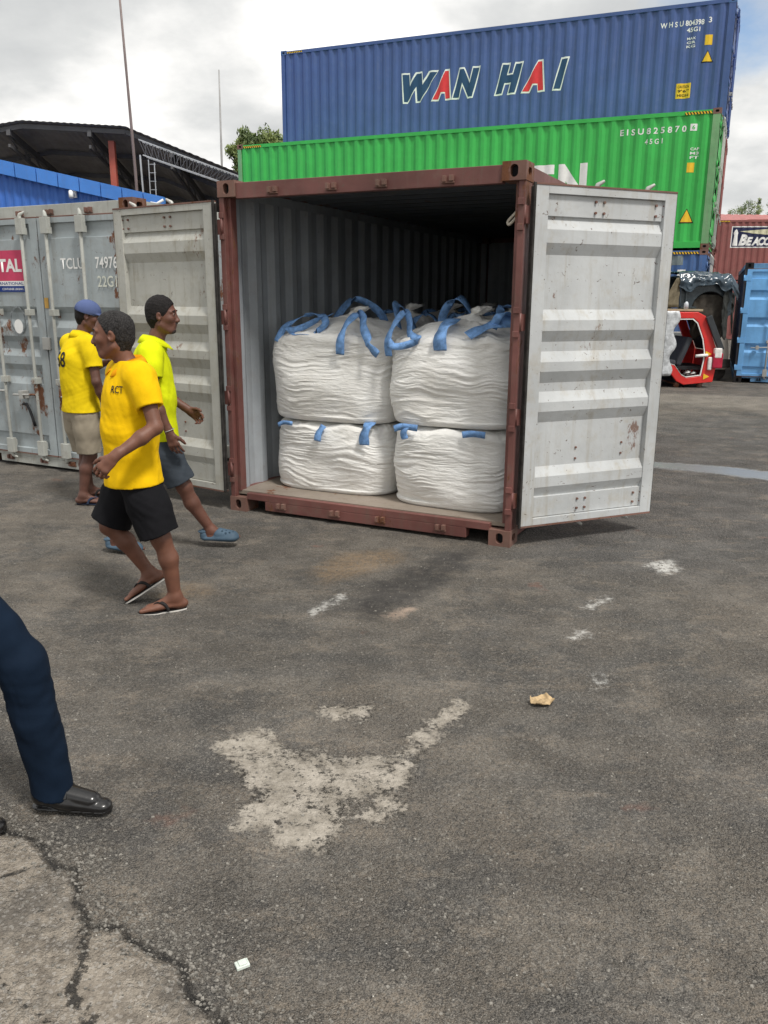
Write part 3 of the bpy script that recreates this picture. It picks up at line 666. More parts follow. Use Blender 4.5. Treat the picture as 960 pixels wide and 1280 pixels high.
for ch, w_, h_ in (('B', .30, .47), ('E', .25, .36), ('A', .27, .36), ('C', .25, .36), ('O', .27, .36), ('N', .29, .36)):
    wall_text(be2, L40, 0, ch, x, x+w_+.05, V0+.09, V0+.09+h_, m_white_txt, .05, lift=.012, shear=.25); x += w_+.0

# sky-blue container, door end towards the camera
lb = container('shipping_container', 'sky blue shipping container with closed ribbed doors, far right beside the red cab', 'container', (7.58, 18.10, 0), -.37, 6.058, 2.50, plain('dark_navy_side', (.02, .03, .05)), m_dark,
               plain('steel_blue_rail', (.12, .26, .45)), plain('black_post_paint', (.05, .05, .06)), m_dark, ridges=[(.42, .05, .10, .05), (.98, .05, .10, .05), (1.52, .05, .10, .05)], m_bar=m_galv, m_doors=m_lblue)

# ---------------------------------------------------------------- bulk bags
mbag, nt, bs = nmat('woven_white_fabric'); k = NT(nt)
n0 = k.noise(k.co(), 3, 5, .6); cst = k.mix(k.rng(n0, .3, .7), (.72, .705, .67), (.84, .835, .815))
cst = k.mix(k.m('MULTIPLY', k.rng(k.noise(k.co((1, 1, 5), (3, 3, 3)), 6, 7, .75), .56, .74), .4), cst, (.46, .42, .36))
k.set(bs.inputs['Base Color'], cst); bs.inputs['Roughness'].default_value = .62; bs.inputs['Sheen Weight'].default_value = .1
hb = k.m('ADD', k.m('MULTIPLY', k.noise(k.co((1, 1, 4.5)), 5, 6, .6, 1.2), 1.0), k.m('MULTIPLY', k.noise(k.co((1, 1, 3)), 18, 5, .6), .6)); b = k.bump(hb, .42, .028)
wv = k.n('ShaderNodeTexWave'); wv.bands_direction = 'Z'; wv.inputs['Scale'].default_value = 90; wv.inputs['Distortion'].default_value = 1; k.l(k.tc.outputs['Object'], wv.inputs[0])
b = k.bump(wv.outputs[1], .15, .002, b); k.set(bs.inputs['Normal'], b)
m_strap = plain('blue_webbing', (.17, .32, .60), .75, .28, 22, .9)
def se(c, e): return math.copysign(abs(c)**e, c)
def bag_mesh(w, d, h, dome, seed, nu=260, nv=180, flat_top=False):
    mb = MB(); prof = []
    for i in range(nv+1):
        t = i/nv
        if t < .10: a = t/.10; prof.append((a*.90, .0+.004*a, 0))
        elif t < .17: a = (t-.10)/.07; prof.append((.90+.08*sin(a*pi/2), h*.07*(1-cos(a*pi/2)), 0.3))
        elif t < .80: a = (t-.17)/.63; prof.append((.98+.035*sin(a*pi)-.01*a, h*(.07+.83*a), 1))
        elif t < .88: a = (t-.80)/.08; prof.append((.97-.12*(1-cos(a*pi/2)), h*(.90+.10*sin(a*pi/2)), .8))
        else: a = (t-.88)/.12; prof.append((.85*(1-a)+.02, h+dome*(1-(1-a)**2), .5))
    vs = []
    for (r, z, wk) in prof:
        for j in range(nu):
            th = 2*pi*j/nu; c, s = cos(th), sin(th); e = .52
            x, y = se(c, e)*w/2, se(s, e)*d/2
            s_arc = th*.62+seed*7.3
            zw = z + .10*noise.noise((x*2.2+seed, y*2.2, z*2.5)) + .03*noise.noise((x*6, y*6+seed, z*5))
            px_, py_ = x*3.1, y*3.1
            n5_ = noise.noise((px_*.7+3, py_*.7, z*5+seed)); n6_ = noise.noise((px_*.9+13, py_*.9, z*6+seed*2))
            n1 = noise.noise((px_*.55+seed, py_*.55, zw*21)); n2 = noise.noise((px_*1.4, py_*1.4+seed, zw*48+5)); n3 = noise.noise((px_*.5+9, py_*.5, z*3+seed))
            disp = wk*(max(.15, min(1, .55+1.6*n5_))*(.0085*(1-2.2*abs(n1)))+max(0, min(1, .45+2*n6_))*.006*(1-2*abs(n2))+.044*n3) - .01*wk
            rr = r + disp/(w/2)
            if wk == .5 or wk == .8:
                n4 = noise.noise((x*r*5+seed, y*r*5, 3)); n5 = noise.noise((x*r*13, y*r*13+seed, 8)); zz_ = z + .035*n4*min(1, r*2)+.02*(.5-abs(n5))
            else: zz_ = z
            cn = abs(c*s)*2
            zz_ -= .03*cn**6*h*(1 if z > .5*h else 0)
            vs.append((x*rr, y*rr, max(0, zz_)))
    fs = []
    for i in range(len(prof)-1):
        for j in range(nu): fs.append((i*nu+j, i*nu+(j+1) % nu, (i+1)*nu+(j+1) % nu, (i+1)*nu+j))
    fs.append(tuple(range(nu))[::-1]); fs.append(tuple((len(prof)-1)*nu+j for j in range(nu)))
    mb.add(vs, fs, 0, True); return mb
def smooth_path(pts, n=6):
    pts = [Vector(p) for p in pts]; P_ = [pts[0]]+pts+[pts[-1]]; outp = []
    for i in range(1, len(P_)-2):
        for q in range(n):
            t = q/n; a, b_, c_, d_ = P_[i-1], P_[i], P_[i+1], P_[i+2]
            outp.append(.5*((2*b_)+(c_-a)*t+(2*a-5*b_+4*c_-d_)*t*t+(3*b_-a-3*c_+d_)*t**3))
    outp.append(pts[-1]); return outp
def strap(parent, pts, w0, w1, width=.07):
    p = smooth_path(pts); n = len(p); w0, w1 = Vector(w0), Vector(w1)
    wd = [(w0*(1-i/(n-1))+w1*(i/(n-1))+Vector((.25*sin(i*.55), .3*sin(i*.4+1), .25*sin(i*.7))) * min(1, i*.25, (n-1-i)*.25)).normalized() for i in range(n)]
    mb = MB(); mb.ribbon(p, wd, width, .004); return mb.build('lifting_loop', m_strap, parent)
def bag(label, cx, cy, z0, w, d, h, dome, seed, straps, spout=True, group='white bulk bags stacked inside the open container', nu=260, nv=190):
    t = empty('bulk_bag', MM @ Vector((cx, cy, z0)), MA); tag(t, label, 'bulk bag', group)
    bag_mesh(w, d, h, dome, seed, nu, nv).build('sack', mbag, t)
    if spout:
        mb = MB(); rnd = random.Random(seed); n = 14; vs = []; fs = []
        prof = [(.16, h+dome-.06), (.09, h+dome+.01), (.04, h+dome+.025), (.05, h+dome+.045), (.08, h+dome+.07), (.06, h+dome+.085)]
        for i, (r, z) in enumerate(prof):
            for j in range(n): a = 2*pi*j/n; rr = r*(1+.35*((j % 2)-.5)*(1 if i > 0 else .4)); vs.append((rr*cos(a)+.03*(i-1)*(i > 1), rr*sin(a), z+rnd.uniform(-.012, .012)))
        for i in range(len(prof)-1):
            for j in range(n): fs.append((i*n+j, i*n+(j+1) % n, (i+1)*n+(j+1) % n, (i+1)*n+j))
        fs.append(tuple(len(prof)*n-n+j for j in range(n))); mb.add(vs, fs, 0, True); mb.build('spout', mbag, t)
    for s in straps:
        pts = [(a-cx, b_-cy, c_-z0) for a, b_, c_ in s[0]]; strap(t, pts, s[1], s[2], s[3] if len(s) > 3 else .07)
    return t
X_, Y_, Z_ = (1, 0, 0), (0, 1, 0), (0, 0, 1)
FL = .1625
bag('lower bag at the front left, sagging and heavily creased, blue tabs on its top edge', .725, .80, FL, 1.15, 1.02, .565, .02, 1,
    [([(.70, .262, .60), (.71, .266, .66), (.74, .30, .725)], X_, X_, .06), ([(1.13, .268, .60), (1.13, .262, .67), (1.15, .28, .745), (1.14, .36, .77)], X_, X_, .085), ([(.30, .30, .70), (.36, .29, .725), (.44, .30, .72)], Z_, Z_, .035),
     ([(.36, 1.26, .6), (.34, 1.33, .7), (.24, 1.24, .7)], X_, Y_)], spout=False)
bag('lower bag at the front right, fine horizontal creases, beside the right corner post', 1.83, .72, FL, 1.03, 1.04, .60, .02, 2,
    [([(1.42, .20, .76), (1.50, .185, .785), (1.62, .19, .78)], Z_, Z_, .05), ([(1.52, .188, .69), (1.51, .18, .74), (1.53, .19, .79)], X_, X_, .055), ([(1.98, .195, .755), (2.06, .185, .77), (2.16, .19, .765)], Z_, Z_, .05)], spout=False)
bag('upper bag at the front left, with two blue lifting loops standing up', .725, .80, .752, 1.14, 1.02, .70, .12, 3,
    [([(.91, .278, 1.30), (.925, .262, 1.42), (.95, .31, 1.53), (1.0, .40, 1.61), (1.05, .40, 1.585), (1.09, .33, 1.51), (1.15, .29, 1.42), (1.17, .262, 1.38), (1.25, .262, 1.31)], X_, (.85, -.3, .45), .070),
     ([(.27, .36, 1.38), (.32, .42, 1.50), (.42, .55, 1.585), (.60, .50, 1.60), (.70, .42, 1.53), (.62, .35, 1.455), (.48, .34, 1.45), (.36, .38, 1.50)], X_, (.5, .6, .2), .06),
     ([(.40, .34, 1.47), (.52, .36, 1.50), (.62, .44, 1.56), (.66, .60, 1.60)], (.3, .3, 1), (.8, .2, .5), .05),
     ([(.30, 1.2, 1.4), (.4, 1.2, 1.60), (.6, 1.15, 1.72), (.8, 1.22, 1.6), (.85, 1.28, 1.4)], X_, X_), ([(1.22, 1.1, 1.4), (1.15, 1.0, 1.62), (1.1, .9, 1.68), (1.2, .75, 1.5)], Y_, Y_)])
bag('upper bag at the front right, blue webbing flopped on its top', 1.82, .74, .79, 1.06, 1.04, .66, .13, 4,
    [([(1.325, .30, 1.30), (1.33, .27, 1.42), (1.37, .30, 1.54), (1.42, .38, 1.63), (1.46, .38, 1.56), (1.50, .30, 1.47), (1.60, .235, 1.44), (1.52, .205, 1.395), (1.40, .225, 1.38), (1.34, .26, 1.42)], X_, (.2, .3, 1), .055),
     ([(1.78, .222, 1.36), (1.78, .21, 1.45), (1.79, .27, 1.53), (1.80, .45, 1.585)], X_, X_, .10),
     ([(1.98, .25, 1.47), (2.08, .34, 1.53), (2.22, .46, 1.57), (2.32, .50, 1.50)], (0, .6, .5), (0, .8, .4), .10),
     ([(2.12, .40, 1.52), (2.16, .38, 1.60), (2.20, .44, 1.63), (2.22, .55, 1.57)], X_, X_, .06),
     ([(1.40, 1.15, 1.4), (1.45, 1.1, 1.62), (1.6, 1.05, 1.74), (1.7, 1.12, 1.6)], X_, Y_), ([(2.2, 1.2, 1.4), (2.1, 1.15, 1.62), (1.95, 1.1, 1.66), (1.9, 1.22, 1.45)], X_, X_)])
def back_straps(cx, cy, top):
    o = []
    for sx in (-1, 1):
        for sy in (-1, 1):
            x0, y0 = cx+sx*.42, cy+sy*.40
            o.append(([(cx+sx*.25, cy+sy*.50, top-.16), (cx+sx*.26, cy+sy*.47, top+.02), (cx+sx*.34, cy+sy*.36, top+.13), (cx+sx*.44, cy+sy*.30, top+.08), (cx+sx*.50, cy+sy*.26, top-.14)], X_, Y_, .055))
    return o
names = {(1, 0): 'second row', (2, 0): 'third row', (3, 0): 'fourth row'}
protos = {}
for row in (1, 2, 3):
    for ci, cx in enumerate((.74, 1.76)):
        for lv in (0, 1):
            zz = FL if lv == 0 else .765
            lab_ = '%s bag in the %s from the doors, %s side%s' % (('lower', 'upper')[lv], names[(row, 0)], ('left', 'right')[ci], (', pressed under another', ', blue loops on top')[lv])
            cy = .80+row*1.08
            key = (lv, ci)
            if key not in protos:
                protos[key] = bag(lab_, cx, cy, zz, 1.04, 1.0, (.58, .70)[lv], (.02, .13)[lv], 10+lv*3+ci, back_straps(cx, cy, zz+.70) if lv else [], spout=bool(lv), nu=110, nv=70)
            else:
                src = protos[key]; r = src.copy(); col.objects.link(r); r.location = MM @ Vector((cx, cy, zz)); r['label'] = lab_
                for ch in [c_ for c_ in src.children]: c2 = ch.copy(); col.objects.link(c2); c2.parent = r
# folded pale strap hanging inside the right post
mb = MB(); pth = [(2.395, .10, 2.33), (2.345, .09, 2.275), (2.305, .09, 2.235), (2.30, .09, 2.215), (2.315, .085, 2.21), (2.345, .08, 2.235), (2.395, .085, 2.29)]
mb.tube(smooth_path([MM @ Vector(p) for p in pth]), .010, 8)
tag(mb.build('rope_loop', plain('pale_rope', (.42, .38, .32), .8, .2, 60, .6)), 'pale folded rope loop hooked on the right post at the top of the doorway', 'rope')
# ---------------------------------------------------------------- sheds, masts, trees
def corr_plane(mb, A, Bv, Cv, n, amp, mat=0, th=.01):
    """ribbed sheet over the parallelogram A + s*(B-A) + t*(C-A); ribs run along C-A"""
    A, Bv, Cv = Vector(A), Vector(Bv), Vector(Cv); nn = (Bv-A).cross(Cv-A).normalized(); vs = []; fs = []
    for i in range(n*4+1):
        s = i/(n*4); d = (0, 1, 1, 0)[i % 4]*amp
        for off in (0, th):
            p = A+(Bv-A)*s+nn*(d+off); vs += [p, p+(Cv-A)]
    for i in range(n*4):
        a = 4*i; fs += [(a, a+1, a+5, a+4), (a+2, a+6, a+7, a+3)]
    mb.add(vs, fs, mat)
m_shedb = paint('blue_sheet_paint', (.035, .14, .50), rust=.03, dirt_amt=.2, chips=.1, fade=.1)
m_fascia = paint('blue_fascia_paint', (.05, .20, .60), rust=.03, dirt_amt=.2, chips=.1, fade=.1)
sh = empty('blue_shed', (-8.5, 20, 0)); tag(sh, 'blue corrugated metal shed with sloping fascia behind the grey-blue container', 'shed')
slope = (3.94-4.72)/(8.71-5.05)
mb = MB(); n = 46; x0s, x1s = -5.5, 3.05; apex = -2.2
def ztop(x): return 4.72+slope*(x+.21) if x > apex else 4.72+slope*(2*apex-x+.21)
vs = []; fs = []
for i in range(n*4+1):
    x = x0s+(x1s-x0s)*i/(n*4); d = (0, .025, .025, 0)[i % 4]; vs += [(x, d, 0), (x, d, ztop(x)-.12)]
for i in range(n*4): fs.append((2*i, 2*i+1, 2*i+3, 2*i+2))
mb.add(vs, fs); mb.build('wall', m_shedb, sh, recalc=False)
mb = MB(); corr_plane(mb, (x0s, .0, ztop(x0s)-.14), (x0s, 9, ztop(x0s)-.14), (apex, .0, ztop(apex)-.14), 40, .02); corr_plane(mb, (apex, 0, ztop(apex)-.14), (apex, 9, ztop(apex)-.14), (3.45, 0, ztop(3.45)-.14), 40, .02)
mb.build('roof', m_shedb, sh)
for a, b_ in ((x0s, apex), (apex, 3.5)):
    mb = MB(); n = 12
    for i in range(n):
        xa = a+(b_-a)*i/n; xb = a+(b_-a)*(i+1)/n-.02
        mb.add([(xa, -.16, ztop(xa)-.30), (xb, -.16, ztop(xb)-.30), (xb, -.16, ztop(xb)), (xa, -.16, ztop(xa)), (xa, .0, ztop(xa)-.30), (xb, .0, ztop(xb)-.30), (xb, .0, ztop(xb)), (xa, .0, ztop(xa))],
               [(0, 1, 2, 3), (3, 2, 6, 7), (0, 4, 5, 1), (1, 5, 6, 2), (0, 3, 7, 4), (4, 7, 6, 5)])
    mb.build('fascia', m_fascia, sh)
mb = MB(); mb.box(3.0, .03, 0, 3.05, 9, 3.85); mb.build('side_wall', m_shedb, sh)
mb = MB(); mb.box(x0s, 8.9, 0, 3.05, 9, 3.85); mb.build('rear_wall', m_shedb, sh)
mb = MB(); mb.tube([(1.40, -.10, 3.96), (1.40, -.2, 4.02), (1.42, -.24, 3.90)], .05, 10); mb.box(1.33, -.06, 3.92, 1.47, -.0, 4.12); mb.build('wall_lamp', m_white_txt, sh)
mb = MB(); mb.tube([(3.2, -.22, 3.80), (3.35, -.3, 3.77), (3.5, -.28, 3.86)], .03, 8); mb.build('gutter_outlet', m_white_txt, sh)

m_dsheet = paint('dark_roof_sheet', (.27, .255, .24), rust=.15, dirt_amt=.4)
m_dsteel = paint('dark_steel', (.07, .07, .075), rust=.1, dirt_amt=.3)
bsd = empty('open_shed', (-12, 33, 0)); tag(bsd, 'large open shed with a dark sheet roof seen from underneath, behind the blue shed', 'shed')
front = [(-10.5, 6.8), (-4.03, 7.60), (-1.47, 8.02), (2.34, 7.84), (6.44, 6.27), (9.53, 5.07)]
mb = MB()
for (xa, za), (xb, zb) in zip(front, front[1:]):
    corr_plane(mb, (xa, 0, za), (xb, 0, zb), (xa, 14, za-2.6), max(3, int((xb-xa)/.25)), .015)
mb.build('roof', m_dsheet, bsd, recalc=False)
def zf(x):
    for (xa, za), (xb, zb) in zip(front, front[1:]):
        if xa <= x <= xb: return za+(zb-za)*(x-xa)/(xb-xa)
    return front[-1][1]
for yy in (.2, 2.8, 5.4, 8, 10.6, 13.2):
    mb = MB()
    for (xa, za), (xb, zb) in zip(front, front[1:]): mb.bar((xa, yy, za-.12-yy*2.6/14), (xb, yy, zb-.12-yy*2.6/14), .08, .16)
    mb.build('purlin', m_dsteel, bsd)
for xx in (-8, -5, -2, 1, 4, 7):
    mb = MB(); z = zf(xx); mb.bar((xx, .1, z-.28), (xx, 13.8, z-.28-2.55), .14, .24); mb.bar((xx, .1, z-.75), (xx, 13.8, z-.75-2.55), .08, .12)
    for q in range(12): mb.bar((xx, .2+q*1.12, z-.4-q*.21), (xx, .8+q*1.12, z-.75-q*.25), .05)
    mb.build('rafter', m_dsteel, bsd)
    mb = MB(); mb.box(xx-.1, 13.5, 0, xx+.1, 13.7, z-2.9); mb.build('post', m_dsteel, bsd)
mb = MB(); mb.box(1.52, .6, 0, 1.74, .82, 7.45); mb.build('post', paint('red_primer', (.42, .09, .06), rust=.2), bsd)
mb = MB(); mb.box(-9.2, 5.6, 0, -9.0, 5.8, 6.2); mb.build('post', m_dsteel, bsd)
mb = MB()
for q in range(7): mb.bar((-9.5+q*2.6, 9.5, 5.2-q*.10), (-7.1+q*2.6, 9.5, 5.1-q*.10), .10, .06)
mb.build('tie_beam', paint('pale_red_beam', (.38, .22, .20)), bsd)
mb = MB(); mb.box(-10.1, 13.75, 0, 9.3, 13.85, 2.9); mb.build('rear_wall', m_dsheet, bsd)

m_gw = paint('white_steel', (.40, .41, .41), rust=.1, dirt_amt=.5)
tr = empty('lattice_boom', (-8.6, 31, 0)); tag(tr, 'white steel lattice boom sloping down to the right with a short ladder frame', 'lattice boom')
a0, a1 = Vector((0, 0, 7.05)), Vector((3.65, .6, 5.85)); b0, b1 = Vector((.12, 0, 6.55)), Vector((3.2, .6, 5.6))
for (pa, pb) in ((a0, a1), (b0, b1)):
    for dy in (0, .45):
        mb = MB(); o_ = Vector((0, dy, 0)); mb.bar(pa+o_, pb+o_, .04); mb.build('chord', m_gw, tr)
mb = MB(); N = 16
for i in range(N):
    p = a0.lerp(a1, i/N); q_ = b0.lerp(b1, (i+.5)/N); r_ = a0.lerp(a1, (i+1)/N)
    mb.bar(p, q_, .022); mb.bar(q_, r_, .022); mb.bar(p, p+Vector((0, .45, 0)), .022); mb.bar(p+Vector((0, .45, 0)), q_+Vector((0, .45, 0)), .022)
mb.build('lacing', m_dsteel, tr)
mb = MB()
mb.bar((.02, 0, 6.55), (.25, -.3, 0), .05); mb.bar((.30, 0, 6.4), (.37, -.3, 0), .03); mb.bar((.50, 0, 6.3), (.56, -.3, 0), .03)
for i in range(22): mb.bar((.32, -.01*i, 6.25-i*.28), (.54, -.01*i, 6.25-i*.28), .02)
mb.build('ladder_frame', m_gw, tr)
ms1 = MB(); ms1.tube([(-8.75, 31, 0), (-8.78, 31, 6), (-8.86, 31, 9), (-8.98, 31, 13.5)], [.06, .055, .045, .03], 8)
tag(ms1.build('antenna_mast', paint('brown_mast', (.20, .15, .14))), 'tall thin brown mast rising past the left shed roof and out of the frame', 'mast')
ms2 = MB(); ms2.tube([(-7.42, 40, 0), (-7.40, 40, 8), (-7.36, 40, 11.45)], [.07, .05, .03], 8)
tag(ms2.build('antenna_mast', paint('grey_mast', (.32, .32, .32))), 'shorter thin grey mast ending in the sky left of the tree', 'mast')

mleaf, nt, bs = nmat('leaves'); k = NT(nt)
oi = k.n('ShaderNodeObjectInfo'); nn = k.noise(k.co(), 1.3, 3); k.set(bs.inputs['Base Color'], k.mix(k.rng(nn, .35, .65), (.05, .085, .02), (.17, .215, .06)))
bs.inputs['Roughness'].default_value = .6
m_bark = plain('bark', (.09, .065, .045), .9, .3, 20, .6)
def tree(name, label, loc, H, R_, seed, nclump=70, per=90, squash=.85, leaf=.10, cone=False):
    rnd = random.Random(seed); t = empty(name, loc); tag(t, label, 'tree', None)
    tk = MB(); tk.tube([(0, 0, 0), (.1, 0, H*.3), (-.05, .1, H*.55), (0, 0, H*.9)], [R_*.10, R_*.08, R_*.06, R_*.015], 9)
    cl_ = []
    for i in range(nclump):
        while True:
            p = Vector((rnd.uniform(-1, 1), rnd.uniform(-1, 1), rnd.uniform(-1, 1)))
            if p.length < 1 and p.length > .35: break
        if cone: zz_ = rnd.random(); rr = R_*(1-zz_)**.8; a = rnd.uniform(0, 2*pi); c_ = Vector((rr*cos(a)*rnd.random(), rr*sin(a)*rnd.random(), H*(.15+.85*zz_)))
        else: c_ = Vector((p.x*R_, p.y*R_, H-R_*squash+p.z*R_*squash))
        cl_.append(c_)
    for c_ in cl_[::4]:
        st_ = Vector((0, 0, H*.35)).lerp(Vector((0, 0, H*.8)), rnd.random()); tk.tube([st_, st_.lerp(c_, .5)+Vector((0, 0, .1)), c_], [R_*.03, R_*.02, R_*.006], 5)
    tk.build('trunk', m_bark, t)
    cr_ = MB()
    for c_ in cl_:
        cr = R_*rnd.uniform(.16, .30)
        for j in range(per):
            d = Vector((rnd.gauss(0, 1), rnd.gauss(0, 1), rnd.gauss(0, 1))).normalized()*cr*rnd.uniform(.3, 1.05)
            p = c_+d; u_ = Vector((rnd.gauss(0, 1), rnd.gauss(0, 1), rnd.gauss(0, 1))).normalized(); w_ = u_.orthogonal().normalized(); L_ = leaf*rnd.uniform(.6, 1.3)
            cr_.add([p-u_*L_, p+w_*L_*.4, p+u_*L_, p-w_*L_*.4], [(0, 1, 2, 3)])
    cr_.build('crown', mleaf, t, recalc=False)
    return t
tree('broadleaf_tree', 'leafy green tree rising behind the left ends of the green and navy containers', (-6.25, 44, 0), 9.75, 1.45, 5, 130, 120)
tree('broadleaf_tree', 'faint bushy tree just right of the tall stack, behind the far roof', (31.2, 75, 0), 9.9, 1.7, 8, 40, 60)
tree('pointed_tree', 'thin pointed tree top above the far right roof', (34.3, 78, 0), 11.6, 1.2, 9, 40, 60, cone=True)
tree('pointed_tree', 'small pointed tree top left of the thin one above the far roof', (32.4, 76, 0), 10.2, 1.0, 19, 30, 60, cone=True)
tree('pointed_tree', 'small dark tree top at the right edge above the far roof', (41.0, 88, 0), 11.2, 1.3, 29, 30, 60, cone=True)
fs_ = empty('far_shed', (24, 60, 0)); tag(fs_, 'long pinkish red metal roof beyond the maroon containers at far right', 'shed')
m_fr = paint('faded_red_sheet', (.42, .15, .14), rust=.1, dirt_amt=.3)
mb = MB(); corr_plane(mb, (-2, 0, 7.0), (34, 0, 6.7), (-2, 12, 8.6), 60, .06); mb.build('roof', m_fr, fs_, recalc=False)
mb = MB(); mb.box(-1.6, .4, 0, 33, .6, 6.8); mb.build('wall', m_fr, fs_)
for i in range(5):
    mb = MB(); mb.bar((1+i*6, .2, 7.05), (6.4+i*6, .2, 7.2), .12, .2); mb.build('roof_flashing', m_fr, fs_)

# ---------------------------------------------------------------- red cab shell
m_red = paint('bright_red_paint', (.62, .022, .018), rust=.1, dirt_amt=.25, chips=.3, rough=.35)
cab = empty('scrap_cab', (5.6, 16.9, 0)); tag(cab, 'red scrapped vehicle cab shell without its door, standing behind the pale door leaf', 'vehicle cab')
outer = [(-.75, .45), (-.72, 1.15), (-.45, 1.50), (.64, 1.50), (.80, 1.42), (.96, 1.05), (1.10, .72), (1.12, .55), (1.06, .12), (.48, .06), (.33, .13), (.16, .33), (-.1, .42)]
inner = [(-.60, .55), (-.58, 1.10), (-.38, 1.37), (.56, 1.38), (.66, 1.30), (.80, .98), (.86, .72), (.86, .55), (.82, .24), (.52, .20), (.42, .25), (.26, .45), (-.1, .54)]
def ring(name, y0, y1, mat, out_, in_):
    mb = MB(); n = len(out_); vs = [(p[0], y, p[1]) for y in (y0, y1) for p in out_+in_]; N_ = 2*n; fs = []
    for i in range(n):
        j = (i+1) % n; fs += [(i, j, n+j, n+i), (N_+i, N_+n+i, N_+n+j, N_+j), (i, N_+i, N_+j, j), (n+i, n+j, N_+n+j, N_+n+i)]
    mb.add(vs, fs); return mb.build(name, mat, cab, bevel=.012)
ring('door_frame', 0, .07, m_red, outer, inner); ring('door_frame', 1.2, 1.27, m_red, outer, inner)
sc_ = lambda P_, f: [(.2+(x-.2)*f, .78+(z-.78)*f) for x, z in P_]
ring('door_seal', -.004, .02, m_white_txt, sc_(inner, .985), sc_(inner, .955))
mb = MB()
for a, b_ in ((2, 3), (3, 4)): mb.add([(outer[a][0], .07, outer[a][1]-.01), (outer[b_][0], .07, outer[b_][1]-.01), (outer[b_][0], 1.2, outer[b_][1]-.01), (outer[a][0], 1.2, outer[a][1]-.01)], [(0, 1, 2, 3)])
mb.build('roof', m_red, cab, recalc=False)
mb = MB(); mb.box(-.7, .08, .36, 1.0, 1.19, .42); mb.box(.3, .08, .10, 1.04, 1.19, .16); mb.build('floor', m_dark, cab)
mb = MB(); mb.add([(.82, .08, 1.40), (1.09, .08, .74), (1.09, 1.19, .74), (.82, 1.19, 1.40)], [(0, 1, 2, 3)]); mb.add([(1.09, .08, .73), (1.05, .08, .14), (1.05, 1.19, .14), (1.09, 1.19, .73)], [(0, 1, 2, 3)], 1); mb.build('rear_panel', [m_dark, m_red], cab, recalc=False)
mb = MB(); mb.bar((.84, -.03, 1.42), (1.16, -.03, .76), .07, .12); mb.build('rear_pillar', plain('black_plastic', (.03, .035, .04), .4), cab, bevel=.01)
mb = MB(); mb.box(.92, -.05, .36, 1.0, .01, .62, 0); mb.box(1.0, -.08, .40, 1.20, .1, .70, 1); mb.box(1.02, -.085, .60, 1.17, .09, .80, 0); mb.build('tail_light', [plain('white_lens', (.75, .72, .7), .25), plain('red_lens', (.40, .02, .05), .15)], cab, bevel=.02)
for zz in (.62, .17):
    mb = MB(); mb.add([(.86, -.012, zz), (.98, -.012, zz+.06), (.86, -.012, zz+.12)], [(0, 1, 2)]); mb.build('yellow_mark', m_yellow, cab, recalc=False)
mb = MB(); mb.tube([(.66, -.03, .64), (.90, -.03, .66)], .03, 8); mb.build('latch', m_white_txt, cab)
for x in (.35, .82):
    mb = MB(); mb.tube([(x, .1, 0), (x+.05, .12, .14)], .06, 8); mb.tube([(x, 1.1, 0), (x, 1.1, .14)], .06, 8); mb.tube([(x, .1, .08), (x, 1.1, .08)], .035, 8); mb.build('axle_stand', m_casting, cab)
mb = MB(); mb.tube([(-.35, .05, .26), (-.35, .25, .26)], .26, 20); mb.tube([(-.35, 1.0, .26), (-.35, 1.2, .26)], .26, 20); mb.build('wheel', m_gasket, cab)
mb = MB(); mb.box(-.1, .15, .42, .35, 1.1, .55); mb.bar((.38, .6, .42), (.6, .6, 1.0), .9, .12); mb.build('seat', plain('dark_seat', (.05, .055, .065), .8), cab, bevel=.05)
rnd = random.Random(3); mb = MB()
for i in range(26):
    x, y, z = rnd.uniform(.5, .8), rnd.uniform(.1, .5), rnd.uniform(.17, .30); s_ = rnd.uniform(.03, .07)
    mb.add([(x-s_, y, z), (x, y-s_, z+.02), (x+s_, y, z+.03), (x, y+s_, z+.01), (x, y, z+s_)], [(0, 1, 4), (1, 2, 4), (2, 3, 4), (3, 0, 4)])
mb.build('torn_upholstery', m_white_txt, cab, recalc=False)
# crumpled plastic sheet over the left of the opening
mb = MB(); n = 22; vs = []
for i in range(n+1):
    for j in range(9):
        z = 1.52-i*.058; x = -.12+j*.045+.05*sin(i*.7)*(j/8)-.004*i; vs.append((x, -.05-.04*noise.noise((i*.35, j*.6, 2)), z))
mb.add(vs, [(i*9+j, i*9+j+1, (i+1)*9+j+1, (i+1)*9+j) for i in range(n) for j in range(8)], 0, True)
so = mb.build('sheet', plain('grey_plastic_sheet', (.48, .50, .52), .35, .25, 14, .8), None, recalc=False); so.location = (5.6, 16.9, 0); so.name = 'plastic_sheet'
so.modifiers.new('t', 'SOLIDIFY').thickness = .006; tag(so, 'crumpled grey plastic sheet hanging over the left of the red cab opening', 'plastic sheet')

# plank on the cab roof, dark nose section above, pale shell behind
mb = MB(); mb.box(5.2, 16.95, 1.515, 6.35, 18.3, 1.555); tag(mb.build('wooden_board', plain('pale_board', (.36, .30, .20), .8), None, bevel=.003), 'pale wooden board lying flat on the red cab roof', 'board')
mb = MB(); mb.tube([(6.02, 17.0, 1.557), (6.02, 17.0, 1.66), (6.03, 17.0, 1.70)], [.045, .045, .018], 10); tag(mb.build('plastic_bottle', plain('clear_plastic', (.55, .58, .62), .2)), 'small clear bottle standing upright on the board above the red cab', 'bottle')
nose = empty('scrap_car_nose', (5.95, 17.25, 1.56)); tag(nose, 'dark scrapped car nose section with open wheel arch, perched above the red cab', 'car part')
m_nose = paint('dark_green_navy_paint', (.022, .035, .045), rust=.08, dirt_amt=.3, rough=.28, dirt=(.25, .28, .30), streak=.3)
arc = [(.63+.36*cos(a), -.02+.36*sin(a)) for a in np.linspace(pi, 0.1, 12)]
